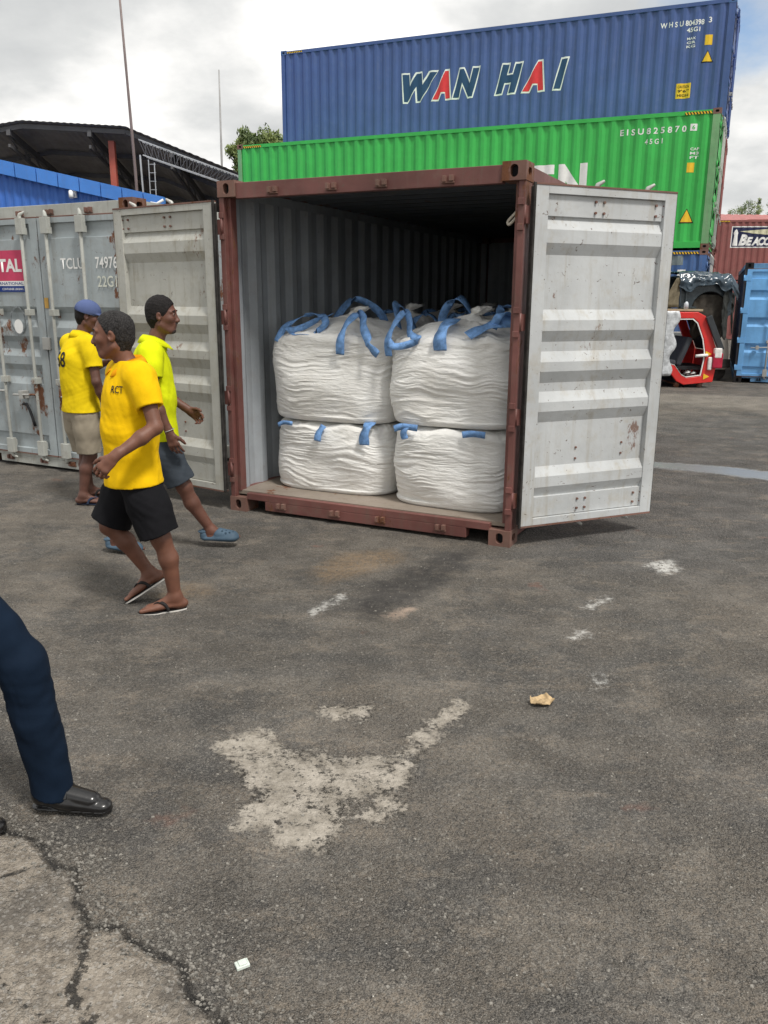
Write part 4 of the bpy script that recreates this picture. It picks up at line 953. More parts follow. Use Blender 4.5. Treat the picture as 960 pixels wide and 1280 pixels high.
side = [(.0, -.0), (.0, .58), (.10, .64), (.95, .56), (1.07, .46), (1.08, -.12), (.99, -.16)]+[p for p in arc[::-1]]
mb = MB(); n = len(side)
vs = [(x, y, z) for y in (0, .05) for x, z in side]; mb.add(vs, [tuple(range(n)), tuple(range(n, 2*n))[::-1]]+[(i, (i+1) % n, n+(i+1) % n, n+i) for i in range(n)]); mb.build('fender', m_nose, nose, bevel=.01)
mb = MB(); vs = [(x, y+1.25, z) for y in (0, .05) for x, z in side]; mb.add(vs, [tuple(range(n)), tuple(range(n, 2*n))[::-1]]+[(i, (i+1) % n, n+(i+1) % n, n+i) for i in range(n)]); mb.build('fender', m_nose, nose)
mb = MB(); vs = []
for i in range(9):
    y = .05+i*.15
    for j in range(9): x = .02+j*.128; vs.append((x, y, .60+.05*sin(pi*i/8)+.03*sin(pi*j/8)-.07*(j/8)**2+.012*noise.noise((i*.7, j*.7, 1))))
mb.add(vs, [(i*9+j, i*9+j+1, (i+1)*9+j+1, (i+1)*9+j) for i in range(8) for j in range(8)], 0, True); ho = mb.build('bonnet', m_nose, nose, recalc=False); ho.modifiers.new('t', 'SOLIDIFY').thickness = .01
mb = MB(); arc2 = [(x*.98+.012, z*.95) for x, z in arc]
vs = [(x, y, z) for y in (.02, .5) for x, z in arc2]; m_ = len(arc2); mb.add(vs, [(i, i+1, m_+i+1, m_+i) for i in range(m_-1)], 0, True)
mb.add([(.2, .5, -.1), (1.06, .5, -.1), (1.06, .5, .5), (.2, .5, .5)], [(0, 1, 2, 3)]); mb.build('wheel_arch_liner', m_dark, nose, recalc=False)
mb = MB(); vs = []
for i in range(10):
    for j in range(8): vs.append((.30+j*.10, .06+.05*noise.noise((i*.5, j*.9, 4))+.03*(j % 2), .28-i*.082*(1+.25*sin(j*1.3))-.0))
mb.add(vs, [(i*8+j, i*8+j+1, (i+1)*8+j+1, (i+1)*8+j) for i in range(9) for j in range(7)], 0, True); cl2 = mb.build('hanging_carpet', plain('dirty_carpet', (.055, .05, .042), .9, .3, 9, .5), nose, recalc=False); cl2.modifiers.new('t', 'SOLIDIFY').thickness = .012
mb = MB(); mb.bar((.02, -.02, .02), (.02, -.02, .58), .03); mb.bar((.14, -.02, .02), (.12, -.02, .60), .03); mb.bar((.0, -.02, .03), (.35, -.02, .03), .03); mb.build('window_frame', m_nose, nose)
mb = MB(); vs = []
for i in range(9):
    for j in range(8): vs.append((-.02-j*.04*(.3+i/8)-.0, -.03+.05*noise.noise((i*.6, j*.9, 9)), .60-i*.072))
mb.add(vs, [(i*8+j, i*8+j+1, (i+1)*8+j+1, (i+1)*8+j) for i in range(8) for j in range(7)], 0, True)
bl = mb.build('canvas_sheet', plain('khaki_canvas', (.17, .145, .10), .9, .25, 9, .6), None, recalc=False); bl.location = (5.95, 17.22, 1.56); bl.modifiers.new('t', 'SOLIDIFY').thickness = .01; tag(bl, 'khaki canvas sheet draped down the left end of the dark car nose', 'canvas')
ps = empty('scrap_car_shell', (6.25, 18.3, 0), .05); tag(ps, 'pale scrapped car shell low behind the red cab, under the dark nose section', 'car body')
m_pale = paint('dull_cream_paint', (.40, .38, .34), rust=.15, dirt_amt=.5)
mb = MB(); sec = [(0, .25), (0, .72), (.12, .95), (.3, 1.02), (1.1, 1.03), (1.25, .9), (1.3, .6), (1.28, .25)]
mb.prism(sec, lambda a, b_, t: (a, t, b_), 0, 1.6); mb.build('body_shell', m_pale, ps, bevel=.04)
mb = MB(); mb.box(-.04, -.06, .30, 1.32, .02, .48); mb.build('bumper', m_gasket, ps, bevel=.02)
for x in (.2, 1.1):
    mb = MB(); mb.tube([(x, .1, .2), (x, .3, .2)], .2, 16); mb.build('wheel', m_gasket, ps)

def tarp(label, O, pts_fn, nu, nv, mat, name='tarpaulin'):
    mb = MB(); vs = [pts_fn(i/nu, j/nv) for i in range(nu+1) for j in range(nv+1)]
    mb.add(vs, [(i*(nv+1)+j, i*(nv+1)+j+1, (i+1)*(nv+1)+j+1, (i+1)*(nv+1)+j) for i in range(nu) for j in range(nv)], 0, True)
    o = mb.build(name, mat, None, recalc=False); o.location = O; o.modifiers.new('t', 'SOLIDIFY').thickness = .006; tag(o, label, 'tarpaulin'); return o
def tp(u, v):                                  # u across from left to right, v from the rear over the bonnet and down the front side
    x = -.04+1.20*u; L_ = v*1.55; drop = .30+.22*noise.noise((u*5, 3, 1))+.10*sin(u*9)
    if L_ < 1.05: y, z = 1.1-L_, .70-.05*(u-.3)**2*3
    else: q = (L_-1.05)/.5; y, z = .05-.10*min(1, q*2)-.03, .68-q*drop*.9
    if u > .86: z -= (u-.86)*1.6*(.5+.6*v)
    c1 = noise.noise((u*6, v*7, 2)); c2 = noise.noise((u*15, v*15, 5)); f = .07*(.5-abs(c1))+.03*(.5-abs(c2))
    return (x+.02*c2, y-f*(.8 if L_ > 1.05 else .1), z+f*(.3 if L_ > 1.05 else 1))
tarp('crumpled glossy dark plastic sheet over the top of the scrapped car nose', (5.95, 17.25, 1.56), tp, 60, 60, plain('glossy_dark_plastic', (.035, .055, .075), .18, .5, 6, .3))
def tp2(u, v):
    c1 = noise.noise((u*4, v*5, 12)); return (.86+.34*u+.05*c1, -.10-.05*abs(c1)+.25*u, .40-(.85+.35*sin(u*7))*v*(.8+.2*c1)-.1*u)
tarp('ragged dark cloth hanging from the right end of the scrapped car nose', (5.95, 17.25, 1.56), tp2, 24, 40, plain('dirty_black_cloth', (.03, .032, .03), .8, .4, 9, .5))
# ---------------------------------------------------------------- small things on the ground
rnd = random.Random(11)
mb = MB(); vs = []; n = 12
for i in range(n+1):
    for j in range(n+1):
        a = (i/n-.5)*2; b_ = (j/n-.5)*2; r = .055
        x = a*r*(1-.25*b_*b_); y = b_*r*.75*(1-.2*abs(a)); vs.append((x, y, .012+.012*noise.noise((a*2.5, b_*2.5, 3))+.016*max(0, a*a+b_*b_-.8)))
mb.add(vs, [(i*(n+1)+j, i*(n+1)+j+1, (i+1)*(n+1)+j+1, (i+1)*(n+1)+j) for i in range(n) for j in range(n)], 0, True)
lf = mb.build('dry_leaf', plain('tan_dry_leaf', (.40, .29, .165), .8, .35, 40, .7), None, (.70, 3.31, 0), .4, recalc=False); lf.modifiers.new('t', 'SOLIDIFY').thickness = .002
tag(lf, 'crumpled tan dry leaf lying alone on the asphalt in front of the container', 'leaf')
mb = MB(); mb.box(-.018, -.013, 0, .018, .013, .010); mb.box(-.010, -.010, .0105, .012, .010, .014); ch = mb.build('plastic_scrap', plain('pale_plastic', (.62, .68, .62), .35), None, (-.372, 1.826, .001), .5, bevel=.002); tag(ch, 'small pale square plastic scrap on the dark asphalt near the bottom', 'scrap')
# loose chippings: nobody could count them
mb = MB(); mbw = MB()
def chip(m_, x, y, s_):
    a = rnd.uniform(0, pi); vs = []
    for zz_ in (0, 1):
        for q in range(5):
            an = a+q*2*pi/5+rnd.uniform(-.3, .3); r = s_*rnd.uniform(.6, 1.1)*(1-.35*zz_); vs.append((x+r*cos(an), y+r*.8*sin(an), -.001+zz_*s_*rnd.uniform(.35, .7)))
    m_.add(vs, [(5, 6, 7, 8, 9)]+[(i, (i+1) % 5, 5+(i+1) % 5, 5+i) for i in range(5)])
for i in range(13000):
    y = 1.25+4.2*rnd.random()**1.6; x = rnd.uniform(-.55, .52)*(y+.4)
    chip(mb, x, y, rnd.choice((.002, .003, .004, .0065))*rnd.uniform(.7, 1.4))
for i in range(1500):                                    # more along the broken slab edge
    p, q_ = rnd.choice(list(zip(SL[1:13], SL[2:14]))); t_ = rnd.random(); x = p[0]+(q_[0]-p[0])*t_+rnd.gauss(.05, .05); y = p[1]+(q_[1]-p[1])*t_+rnd.gauss(.04, .05)
    chip(mb, x, y, rnd.choice((.003, .005, .008))*rnd.uniform(.7, 1.2))
for i in range(420):
    y = 1.3+7*rnd.random()**1.5; x = rnd.uniform(-.5, .5)*(y+.4); chip(mbw, x, y, rnd.choice((.0015, .0022, .0035)))
m_chip = plain('grey_chippings', (.165, .155, .138), .9, .7, 60, 0)
tag(mb.build('gravel', m_chip, recalc=False), 'loose dark grey chippings scattered over the asphalt', 'gravel', kind='stuff')
tag(mbw.build('litter_specks', plain('pale_specks', (.55, .53, .48), .7), recalc=False), 'tiny pale specks scattered over the asphalt', 'litter', kind='stuff')
# ---------------------------------------------------------------- people: smooth distance fields turned into one skin
def V(*a): return np.array(a, float)
def nrm(a): a = np.array(a, float); return a/np.linalg.norm(a)
class Field:
    def __init__(s, lo, hi, res):
        s.lo = np.array(lo, float); s.res = res; s.n = np.ceil((np.array(hi)-s.lo)/res).astype(int)+1
        s.ax = [(s.lo[i]+res*np.arange(s.n[i])).astype(np.float32) for i in range(3)]; s.D = np.full(s.n, 1.0, np.float32)
    def sub(s, lo, hi):
        a = np.clip(np.floor((np.array(lo)-s.lo)/s.res).astype(int), 0, s.n-1); b = np.clip(np.ceil((np.array(hi)-s.lo)/s.res).astype(int)+1, 1, s.n)
        sl = tuple(slice(a[i], max(b[i], a[i]+1)) for i in range(3))
        return sl, (s.ax[0][sl[0]][:, None, None], s.ax[1][sl[1]][None, :, None], s.ax[2][sl[2]][None, None, :])
    def put(s, fn, lo, hi, k=.02, cut=False, m=.05):
        sl, g = s.sub(np.array(lo)-m, np.array(hi)+m); d = fn(*g); c = s.D[sl]
        if cut: c2, d2 = -c, d; h = np.clip(.5+.5*(c2-d2)/k, 0, 1); s.D[sl] = -((c2+(d2-c2)*h)-k*h*(1-h))
        else: h = np.clip(.5+.5*(c-d)/k, 0, 1); s.D[sl] = (c+(d-c)*h)-k*h*(1-h)
    def cone(s, a, b, ra, rb, k=.02, flat=None, cut=False, clips=()):
        a = V(*a); b = V(*b); ab = b-a; L2 = float(ab@ab)+1e-9
        def fn(X, Y, Z):
            dx, dy, dz = X-a[0], Y-a[1], Z-a[2]; t = np.clip((dx*ab[0]+dy*ab[1]+dz*ab[2])/L2, 0, 1)
            qx, qy, qz = dx-t*ab[0], dy-t*ab[1], dz-t*ab[2]; q = qx*qx+qy*qy+qz*qz
            if flat is not None: w, f = flat; w = nrm(w); cc = qx*w[0]+qy*w[1]+qz*w[2]; q = q+cc*cc*(f*f-1)
            d = np.sqrt(q)-(ra+(rb-ra)*t)
            for p, n in clips: d = np.maximum(d, (X-p[0])*n[0]+(Y-p[1])*n[1]+(Z-p[2])*n[2])
            return d
        R_ = max(ra, rb); s.put(fn, np.minimum(a, b)-R_, np.maximum(a, b)+R_, k, cut)
    def ell(s, c, r, F, k=.02, cut=False, clips=()):
        """F = (forward, left, up) unit vectors, r the radii along them"""
        c = V(*c)
        def fn(X, Y, Z):
            dx, dy, dz = X-c[0], Y-c[1], Z-c[2]; p = [dx*w[0]+dy*w[1]+dz*w[2] for w in F]
            k0 = np.sqrt(sum((p[i]/r[i])**2 for i in range(3))); k1 = np.sqrt(sum((p[i]/r[i]**2)**2 for i in range(3)))+1e-9
            d = k0*(k0-1)/k1
            for q, n in clips: d = np.maximum(d, (X-q[0])*n[0]+(Y-q[1])*n[1]+(Z-q[2])*n[2])
            return d
        R_ = max(r); s.put(fn, c-R_, c+R_, k, cut)
    def wrinkle(s, amp, scale, seed=0, axis=(1, 1, 1)):
        rs = np.random.RandomState(seed); X, Y, Z = s.ax[0][:, None, None], s.ax[1][None, :, None], s.ax[2][None, None, :]
        tot = np.zeros(s.D.shape, np.float32)
        for i in range(7):
            d = nrm(rs.normal(size=3)*np.array(axis)); f = scale*(.6+rs.rand()*1.1); d2 = nrm(rs.normal(size=3)); ph = rs.rand(2)*6.28
            u = X*d[0]+Y*d[1]+Z*d[2]; v = X*d2[0]+Y*d2[1]+Z*d2[2]
            tot += np.sin(f*u+2.0*np.sin(f*.45*v+ph[0])+ph[1])**3/7
        s.D += (amp*1.8*tot).astype(np.float32)
    def mesh(s):
        D, lo, res = s.D, s.lo, s.res; S = D < 0
        c = [S[i:S.shape[0]-1+i, j:S.shape[1]-1+j, l:S.shape[2]-1+l] for i in (0, 1) for j in (0, 1) for l in (0, 1)]
        cnt = sum(x.astype(np.int8) for x in c); act = (cnt > 0) & (cnt < 8); I = np.argwhere(act); n = len(I)
        acc = np.zeros((n, 3)); num = np.zeros(n); off = [(i, j, l) for i in (0, 1) for j in (0, 1) for l in (0, 1)]
        val = {o: D[I[:, 0]+o[0], I[:, 1]+o[1], I[:, 2]+o[2]].astype(float) for o in off}
        for o in off:
            for ax in range(3):
                if o[ax]: continue
                p = list(o); p[ax] = 1; p = tuple(p); a, b = val[o], val[p]; m = (a < 0) != (b < 0); t = np.where(m, a/(np.where(m, a-b, 1)), 0)
                pos = np.tile(np.array(o, float), (n, 1)); pos[:, ax] += t; acc[m] += pos[m]; num[m] += 1
        vs = (I+acc/num[:, None])*res+lo
        idx = np.full(act.shape, -1, np.int64); idx[act] = np.arange(n); F = []
        for ax in range(3):
            sl0 = [slice(None)]*3; sl1 = [slice(None)]*3; sl0[ax] = slice(0, -1); sl1[ax] = slice(1, None)
            a, b = S[tuple(sl0)], S[tuple(sl1)]; E = np.argwhere(a != b); u, v = [(1, 2), (2, 0), (0, 1)][ax]
            ok = (E[:, u] > 0) & (E[:, v] > 0) & (E[:, u] < act.shape[u]) & (E[:, v] < act.shape[v]) & (E[:, ax] < act.shape[ax]); E = E[ok]
            du = np.zeros(3, int); du[u] = 1; dv = np.zeros(3, int); dv[v] = 1
            q = np.stack([idx[tuple((E-x).T)] for x in (du+dv, dv, du*0, du)], 1); fl = a[tuple(E.T)]
            F.append(np.where(fl[:, None], q, q[:, ::-1]))
        return vs, np.concatenate(F)
    def build(s, name, mat, parent, smooth_it=1):
        vs, F = s.mesh(); me = bpy.data.meshes.new(name); O = parent.location if parent else Vector((0, 0, 0))
        vs = vs-np.array(O)
        me.vertices.add(len(vs)); me.vertices.foreach_set('co', vs.astype(np.float32).ravel())
        me.loops.add(len(F)*4); me.loops.foreach_set('vertex_index', F.astype(np.int32).ravel())
        me.polygons.add(len(F)); me.polygons.foreach_set('loop_start', np.arange(0, 4*len(F), 4, dtype=np.int32)); me.polygons.foreach_set('use_smooth', np.ones(len(F), bool))
        me.update(calc_edges=True); me.validate(); me.materials.append(mat)
        o = bpy.data.objects.new(name, me); col.objects.link(o); o.parent = parent
        if smooth_it: md = o.modifiers.new('s', 'SMOOTH'); md.factor = .5; md.iterations = smooth_it
        return o
UP = V(0, 0, 1)
def frame(f, u=UP):
    f = nrm(f); l = nrm(np.cross(u, f)); return f, l, nrm(np.cross(f, l))
def rotv(v, ax, a): ax = nrm(ax); return v*cos(a)+np.cross(ax, v)*sin(a)+ax*(ax@v)*(1-cos(a))
def hand(F, wr, d, n, t, curl=.45, s=1., spread=.12, thumb=.6):
    """wr wrist, d towards the knuckles, n palm side normal, t thumb side"""
    d = nrm(d); n = nrm(n-d*(n@d)); t = nrm(t-d*(t@d)-n*(t@n)); wr = V(*wr)
    F.cone(wr-.03*d*s, wr+.03*d*s, .026*s, .030*s, .02, (n, 1.45)); F.cone(wr+.03*d*s+.008*t, wr+.078*d*s+.012*t, .026*s, .022*s, .012, (n, 1.8)); F.cone(wr+.03*d*s-.012*t, wr+.074*d*s-.018*t, .024*s, .021*s, .012, (n, 1.8))
    for i, (off, L) in enumerate(((.031, .040), (.011, .045), (-.010, .042), (-.029, .033))):
        p = wr+.082*d*s+off*t*s-(.006*s*d if i in (0, 3) else 0); dd = rotv(d, n, spread*(1.5-i)*.5*(-1 if np.dot(np.cross(n, d), t) < 0 else 1)); c = curl*(1+.15*i); r = .0092*s
        ax = np.cross(dd, n)
        for j, (l_, cc) in enumerate(((L, c*.7), (L*.62, c*1.2), (L*.5, c*.8))):
            dd = rotv(dd, ax, cc); q = p+dd*l_*s; F.cone(p, q, r, r*.9, .006); p = q; r *= .9
    p = wr+.028*d*s+.026*t*s; dd = nrm(d*.75+t*thumb+n*.35)
    for l_, r0, r1 in ((.036, .0135, .0115), (.028, .0115, .0102), (.022, .0102, .0082)):
        q = p+dd*l_*s; F.cone(p, q, r0*s, r1*s, .008); p = q; dd = nrm(dd*.8+d*.35+n*.15)
def head(F, c, f, u, s=1.):
    f, l, u = frame(f, u); c = V(*c); P_ = lambda a, b, e: c+(a*f+b*l+e*u)*s; Fr = (f, l, u)
    F.ell(P_(-.012, 0, .032), (.098*s, .076*s, .088*s), Fr, .02); F.ell(P_(.022, 0, -.028), (.070*s, .062*s, .080*s), Fr, .03)
    F.cone(P_(.062, .013, -.090), P_(.062, -.013, -.090), .022*s, .022*s, .025)
    for sg in (-1, 1):
        F.cone(P_(-.005, .056*sg, -.055), P_(.045, .028*sg, -.092), .014*s, .014*s, .03); F.ell(P_(.055, .038*sg, -.015), (.028*s, .024*s, .022*s), Fr, .02)
        F.cone(P_(.082, .018*sg, .036), P_(.070, .048*sg, .030), .010*s, .008*s, .012)
        F.ell(P_(.090, .031*sg, .014), (.016*s, .017*s, .012*s), Fr, .01, cut=True)
        F.ell(P_(.073, .031*sg, .013), (.016*s, .016*s, .013*s), Fr, .004)
        F.ell(P_(-.008, .076*sg, .002), (.020*s, .009*s, .031*s), (nrm(f+.15*u), nrm(l+.35*sg*f*-1), u), .006)
        F.ell(P_(.000, .084*sg, .002), (.009*s, .006*s, .015*s), Fr, .004, cut=True)
        F.ell(P_(.098, .011*sg, -.030), (.012*s, .009*s, .008*s), Fr, .006)
    F.cone(P_(.084, 0, .024), P_(.100, 0, -.020), .009*s, .012*s, .012); F.ell(P_(.102, 0, -.024), (.013*s, .013*s, .011*s), Fr, .010)
    F.cone(P_(.082, .020, -.052), P_(.082, -.020, -.052), .009*s, .009*s, .008); F.cone(P_(.079, .018, -.066), P_(.079, -.018, -.066), .0095*s, .0095*s, .008)
    F.ell(P_(.100, 0, -.059), (.012*s, .024*s, .0025*s), Fr, .004, cut=True)
    return P_, Fr
def hair(F, P_, Fr, s=1., top=.0, low=-.055, line=.062, side=0.):
    f, l, u = Fr
    cl_ = [(P_(line, 0, .066), nrm(.86*f-.50*u)), (P_(0, 0, low), -u)]
    F.ell(P_(-.014, 0, .036), (.1015*s, .0805*s, (.089+top)*s), Fr, .004, clips=cl_)
    F.cone(P_(-.04, 0, -.02), P_(-.03, 0, -.065), .066*s, .052*s, .02, clips=[(P_(-.018, 0, 0), nrm(f)), (P_(0, 0, low-.03), -u)])
def leg(F, hip, kn, an, fdir, k=.03, s=1.):
    hip, kn, an = V(*hip), V(*kn), V(*an); f = nrm(fdir)
    F.cone(hip, kn, .082*s, .050*s, k); sh = an-kn; back = -f+nrm(sh)*(f@nrm(sh)); back = nrm(back)
    F.cone(kn, kn+sh*.35+back*.012, .050*s, .052*s, .025); F.cone(kn+sh*.35+back*.014, an, .050*s, .034*s, .025); F.ell(kn+f*.012, (.042*s, .044*s, .05*s), frame(f), .03)
def foot(F, an, toe, upv=UP, s=1., L=.25):
    """an = ankle centre, toe = direction of the toes"""
    f, l, u = frame(toe, V(*upv)); an = V(*an); b = an-u*.072*s; P_ = lambda a, y, z: b+(a*f+y*l+z*u)*s
    F.ell(P_(-.035, 0, .026), (.036*s, .030*s, .030*s), (f, l, u), .02); F.cone(an, P_(-.01, 0, .03), .036*s, .032*s, .02)
    F.cone(an-u*.01, P_(.10, .005, .028), .034*s, .026*s, .03, (u, 1.1)); F.cone(P_(.0, 0, .024), P_(.13, .0, .018), .032*s, .042*s, .025, (u, 2.0))
    for i, (y, r, e) in enumerate(((.030, .0125, .190), (.012, .0095, .186), (-.004, .009, .178), (-.019, .0085, .168), (-.032, .008, .155))):
        F.cone(P_(.12, y*.85, .018), P_(e, y, .012), r*1.05*s, r*s, .006)
    return P_, (f, l, u)
def moustache(t, P_, Fr, mat):
    F = Field(P_(.09, 0, -.045)-.06, P_(.09, 0, -.045)+.06, .0032)
    for sg in (-1, 1): F.cone(P_(.0965, .003*sg, -.041), P_(.082, .026*sg, -.049), .0065, .0045, .004)
    F.build('moustache', mat, t)
def ff(an, toe, upv=UP):
    f, l, u = frame(toe, V(*upv)); b = V(*an)-u*.072
    return (lambda a, y, z: b+a*f+y*l+z*u), (f, l, u)
def torso(F, pel, chest, neck, shL, shR, hipL, hipR, tf, s=1., g=0.):
    pel, chest, neck, shL, shR = map(lambda a: V(*a), (pel, chest, neck, shL, shR)); tf = nrm(tf)
    F.cone(V(*hipL), V(*hipR), (.082+g)*s, (.082+g)*s, .05); F.cone(pel, chest, (.135+g)*s, (.150+g)*s, .05, (tf, 1.33)); F.ell(chest*.6+pel*.4+tf*.02, ((.115+g)*s, (.140+g)*s, .16*s), frame(tf), .05)
    F.cone(shL*.88+shR*.12, shR*.88+shL*.12, (.060+g)*s, (.060+g)*s, .06); F.cone(chest, neck-UP*.05, (.12+g)*s, (.065+g)*s, .06, (tf, 1.2))
def neckc(F, neck, hd, Fr): F.cone(V(*neck)-UP*.04, V(*hd)-Fr[0]*.018-Fr[2]*.06, .060, .050, .03)
def arm(F, sh, el, wr, s=1.):
    F.cone(sh, el, .046*s, .037*s, .03); F.cone(el, V(*el)*.65+V(*wr)*.35, .037*s, .037*s, .015); F.cone(V(*el)*.65+V(*wr)*.35, wr, .037*s, .0235*s, .02)
def bounds(*pts, m=.2): a = np.array(pts); return a.min(0)-m, a.max(0)+m
def eyes(par, P_, Fr):
    for sg in (-1, 1):
        mb = MB(); c = P_(.0775, .031*sg, .013)-np.array(par.location); n_ = 12; r = .0118; f, l, u = Fr; vs = []
        for i in range(7):
            a = i/6*pi*.5
            vs += [tuple(c+r*(cos(a)*f+sin(a)*(cos(2*pi*j/n_)*l+sin(2*pi*j/n_)*u))) for j in range(n_)]
        fs = [(i*n_+j, i*n_+(j+1) % n_, (i+1)*n_+(j+1) % n_, (i+1)*n_+j) for i in range(6) for j in range(n_)]
        b = len(mb.v); mb.add(vs, fs, 0, True); mb.m = [1 if q//n_ < 3 else 0 for q in range(len(fs))]; mb.build('eye', [m_eyew, m_eyed], par, recalc=False)
        mb = MB(); mb.tube([P_(.088, .014*sg, .034)-np.array(par.location), P_(.091, .030*sg, .040)-np.array(par.location), P_(.077, .048*sg, .034)-np.array(par.location)], [.003, .0042, .002], 6); mb.build('eyebrow', m_hair, par)
m_eyew = plain('eye_white', (.45, .40, .36), .3, .05, bump=0); m_eyed = plain('iris_dark', (.02, .012, .01), .2, 0, bump=0)
m_hair = plain('black_hair', (.012, .010, .010), .6, .6, 110, 1.0); m_hair_g = plain('greying_hair', (.028, .026, .026), .6, .9, 150, 1.0)
m_skA = skin('brown_skin', (.155, .068, .042)); m_skB = skin('deep_brown_skin', (.105, .048, .034)); m_skC = skin('dark_brown_skin', (.125, .055, .037))
m_yel = cloth('yellow_polo', (.82, .50, .004)); m_lime = cloth('lime_shirt', (.66, .72, .008)); m_yelb = cloth('yellow_tee', (.76, .55, .008))
m_blk = cloth('black_cotton', (.010, .010, .012)); m_kha = cloth('khaki_cotton', (.30, .26, .20)); m_den = cloth('dark_grey_denim', (.045, .055, .068)); m_nav = cloth('navy_suit_cloth', (.005, .012, .026), fold=.7)
def shirt(par, pel, chest, neck, shL, shR, hipL, hipR, tf, elL, elR, hem, mat, seed, slv=.62, g=.022, hemdir=None, flare=.0, hemn=None, wr=.006):
    F = Field(*bounds(pel, chest, neck, shL, shR, elL, elR, V(*pel)-UP*.15, m=.22), .0055)
    hn = nrm(hemn) if hemn is not None else -UP
    torso(F, pel, chest, neck, shL, shR, hipL, hipR, tf, 1., g); F.cone(V(*pel)-UP*.10, pel, .135+g+flare, .135+g+flare*.4, .05, (nrm(tf), 1.2)); F.cone(V(*hipL)-UP*.06, V(*hipR)-UP*.06, .118+flare, .118+flare, .05)
    F.cone(V(*chest)+nrm(tf)*.004, V(*hem)+nrm(tf)*.012, .126+g, .132+g+flare, .06, (nrm(tf), 1.22)); F.wrinkle(wr*.8, 30, seed, (1, 1, .6))
    F.cone(V(*neck)-UP*.02, V(*neck)+UP*.10, .12, .12, .001, cut=True, clips=[(V(*neck)+UP*.018, -UP)])
    F.D = np.maximum(F.D, ((F.ax[0][:, None, None]-hem[0])*hn[0]+(F.ax[1][None, :, None]-hem[1])*hn[1]+(F.ax[2][None, None, :]-hem[2])*hn[2]).astype(np.float32))
    for sh_, el_ in ((shL, elL), (shR, elR)):
        sh_, el_ = V(*sh_), V(*el_); d = nrm(el_-sh_); e = sh_+(el_-sh_)*slv
        F.cone(sh_, e+d*.05, .054+g*.3, .066+g*.3, .04, clips=[(e, d)]); F.cone(sh_+(chest-sh_)*.15, sh_+d*.08, .05+g*.3, .052+g*.3, .06)
        F.cone(e-d*.055, e+d*.03, .052, .056, .004, cut=True, clips=[(e-d*.018, -d)])
    n = V(*neck); F.cone(n+UP*.0, n+UP*.14-nrm(tf)*.01, .061, .060, .004, cut=True)
    return F.build('shirt', mat, par)
def collar(t, neck, tf, mat, up_=.035, s=1.):
    l_ = nrm(np.cross(UP, tf)); O = np.array(t.location)
    for sg in (-1, 1):
        mb = MB(); base = neck+UP*up_
        pts = [base-tf*.068+l_*sg*.004+UP*.004, base-tf*.035+l_*sg*.056+UP*.002, base+tf*.025+l_*sg*.058-UP*.012, base+tf*.066+l_*sg*.030-UP*.036, base+tf*.082+l_*sg*.008-UP*.062]
        low_ = [base-tf*.104+l_*sg*.004-UP*.048, base-tf*.056+l_*sg*.096-UP*.050, base+tf*.034+l_*sg*.102-UP*.062, base+tf*.092+l_*sg*.070-UP*.082, base+tf*.122+l_*sg*.032-UP*.096]
        A = smooth_path([Vector(p-O) for p in pts], 5); B_ = smooth_path([Vector(p-O) for p in low_], 5); n = len(A)
        inn = [a-Vector(tf)*0.0-Vector(UP)*.04 for a in A]
        mb.add(inn+A+[a.lerp(b_, .5)+Vector(UP)*.008 for a, b_ in zip(A, B_)]+B_, [(r*n+i, r*n+i+1, (r+1)*n+i+1, (r+1)*n+i) for r in (0, 1, 2) for i in range(n-1)], 0, True)
        c_ = mb.build('collar', mat, t, recalc=False); c_.modifiers.new('t', 'SOLIDIFY').thickness = .005
def shorts(par, pel, hipL, hipR, knL, knR, tf, mat, seed, fr=.92, r0=.105, r1=.098, wr=.006):
    F = Field(*bounds(pel, hipL, hipR, knL, knR, m=.2), .0055)
    F.cone(hipL, hipR, .099, .099, .05); F.cone(pel, V(*pel)+UP*.06, .125, .115, .05, (nrm(tf), 1.3))
    for h_, k_ in ((hipL, knL), (hipR, knR)):
        h_, k_ = V(*h_), V(*k_); d = nrm(k_-h_); e = h_+(k_-h_)*fr; F.cone(h_, h_+d*.12, r0-.008, r0, .035); F.cone(h_+d*.10, e+d*.06, r0, r1, .035, clips=[(e, d)])
    F.wrinkle(wr, 26, seed)
    for h_, k_ in ((hipL, knL), (hipR, knR)):
        h_, k_ = V(*h_), V(*k_); d = nrm(k_-h_); e = h_+(k_-h_)*fr; F.cone(e-d*.05, e+d*.04, r1-.022, r1-.020, .006, cut=True, clips=[(e-d*.02, -d)])
    return F.build('shorts', mat, par)
def sole_outline(n=28):
    pts = []
    for i in range(n):
        t = i/n*2*pi; x = cos(t); y = sin(t); w = .046 if x > .1 else .035; pts.append((.075+.135*x, y*(w+.006*x)))
    return pts
def slipper(par, P_, Fr, m_top, m_edge, th=.014, drop=0.0, strapm=None):
    O = np.array(par.location); mb = MB()
    for a, b_, mt in ((-th, -.0055, 1), (-.005, .0, 0)):
        mb.prism(sole_outline(), lambda x, y, t: tuple(P_(x-.0, y, t)-O), a, b_, mt)
    so = mb.build('sandal', [m_top, m_edge], par)
    for sg in (-1, 1):
        s_ = MB(); path = [P_(.128, .006, .0), P_(.118, .010+.004*sg, .034), P_(.085, .024*sg, .052), P_(.055, .038*sg, .036), P_(.04, .044*sg, .0)]
        pp = smooth_path([Vector(p-O) for p in path]); s_.ribbon(pp, tuple(Fr[0]), .017, .006); s_.build('sandal_strap', m_top, so)
    return so
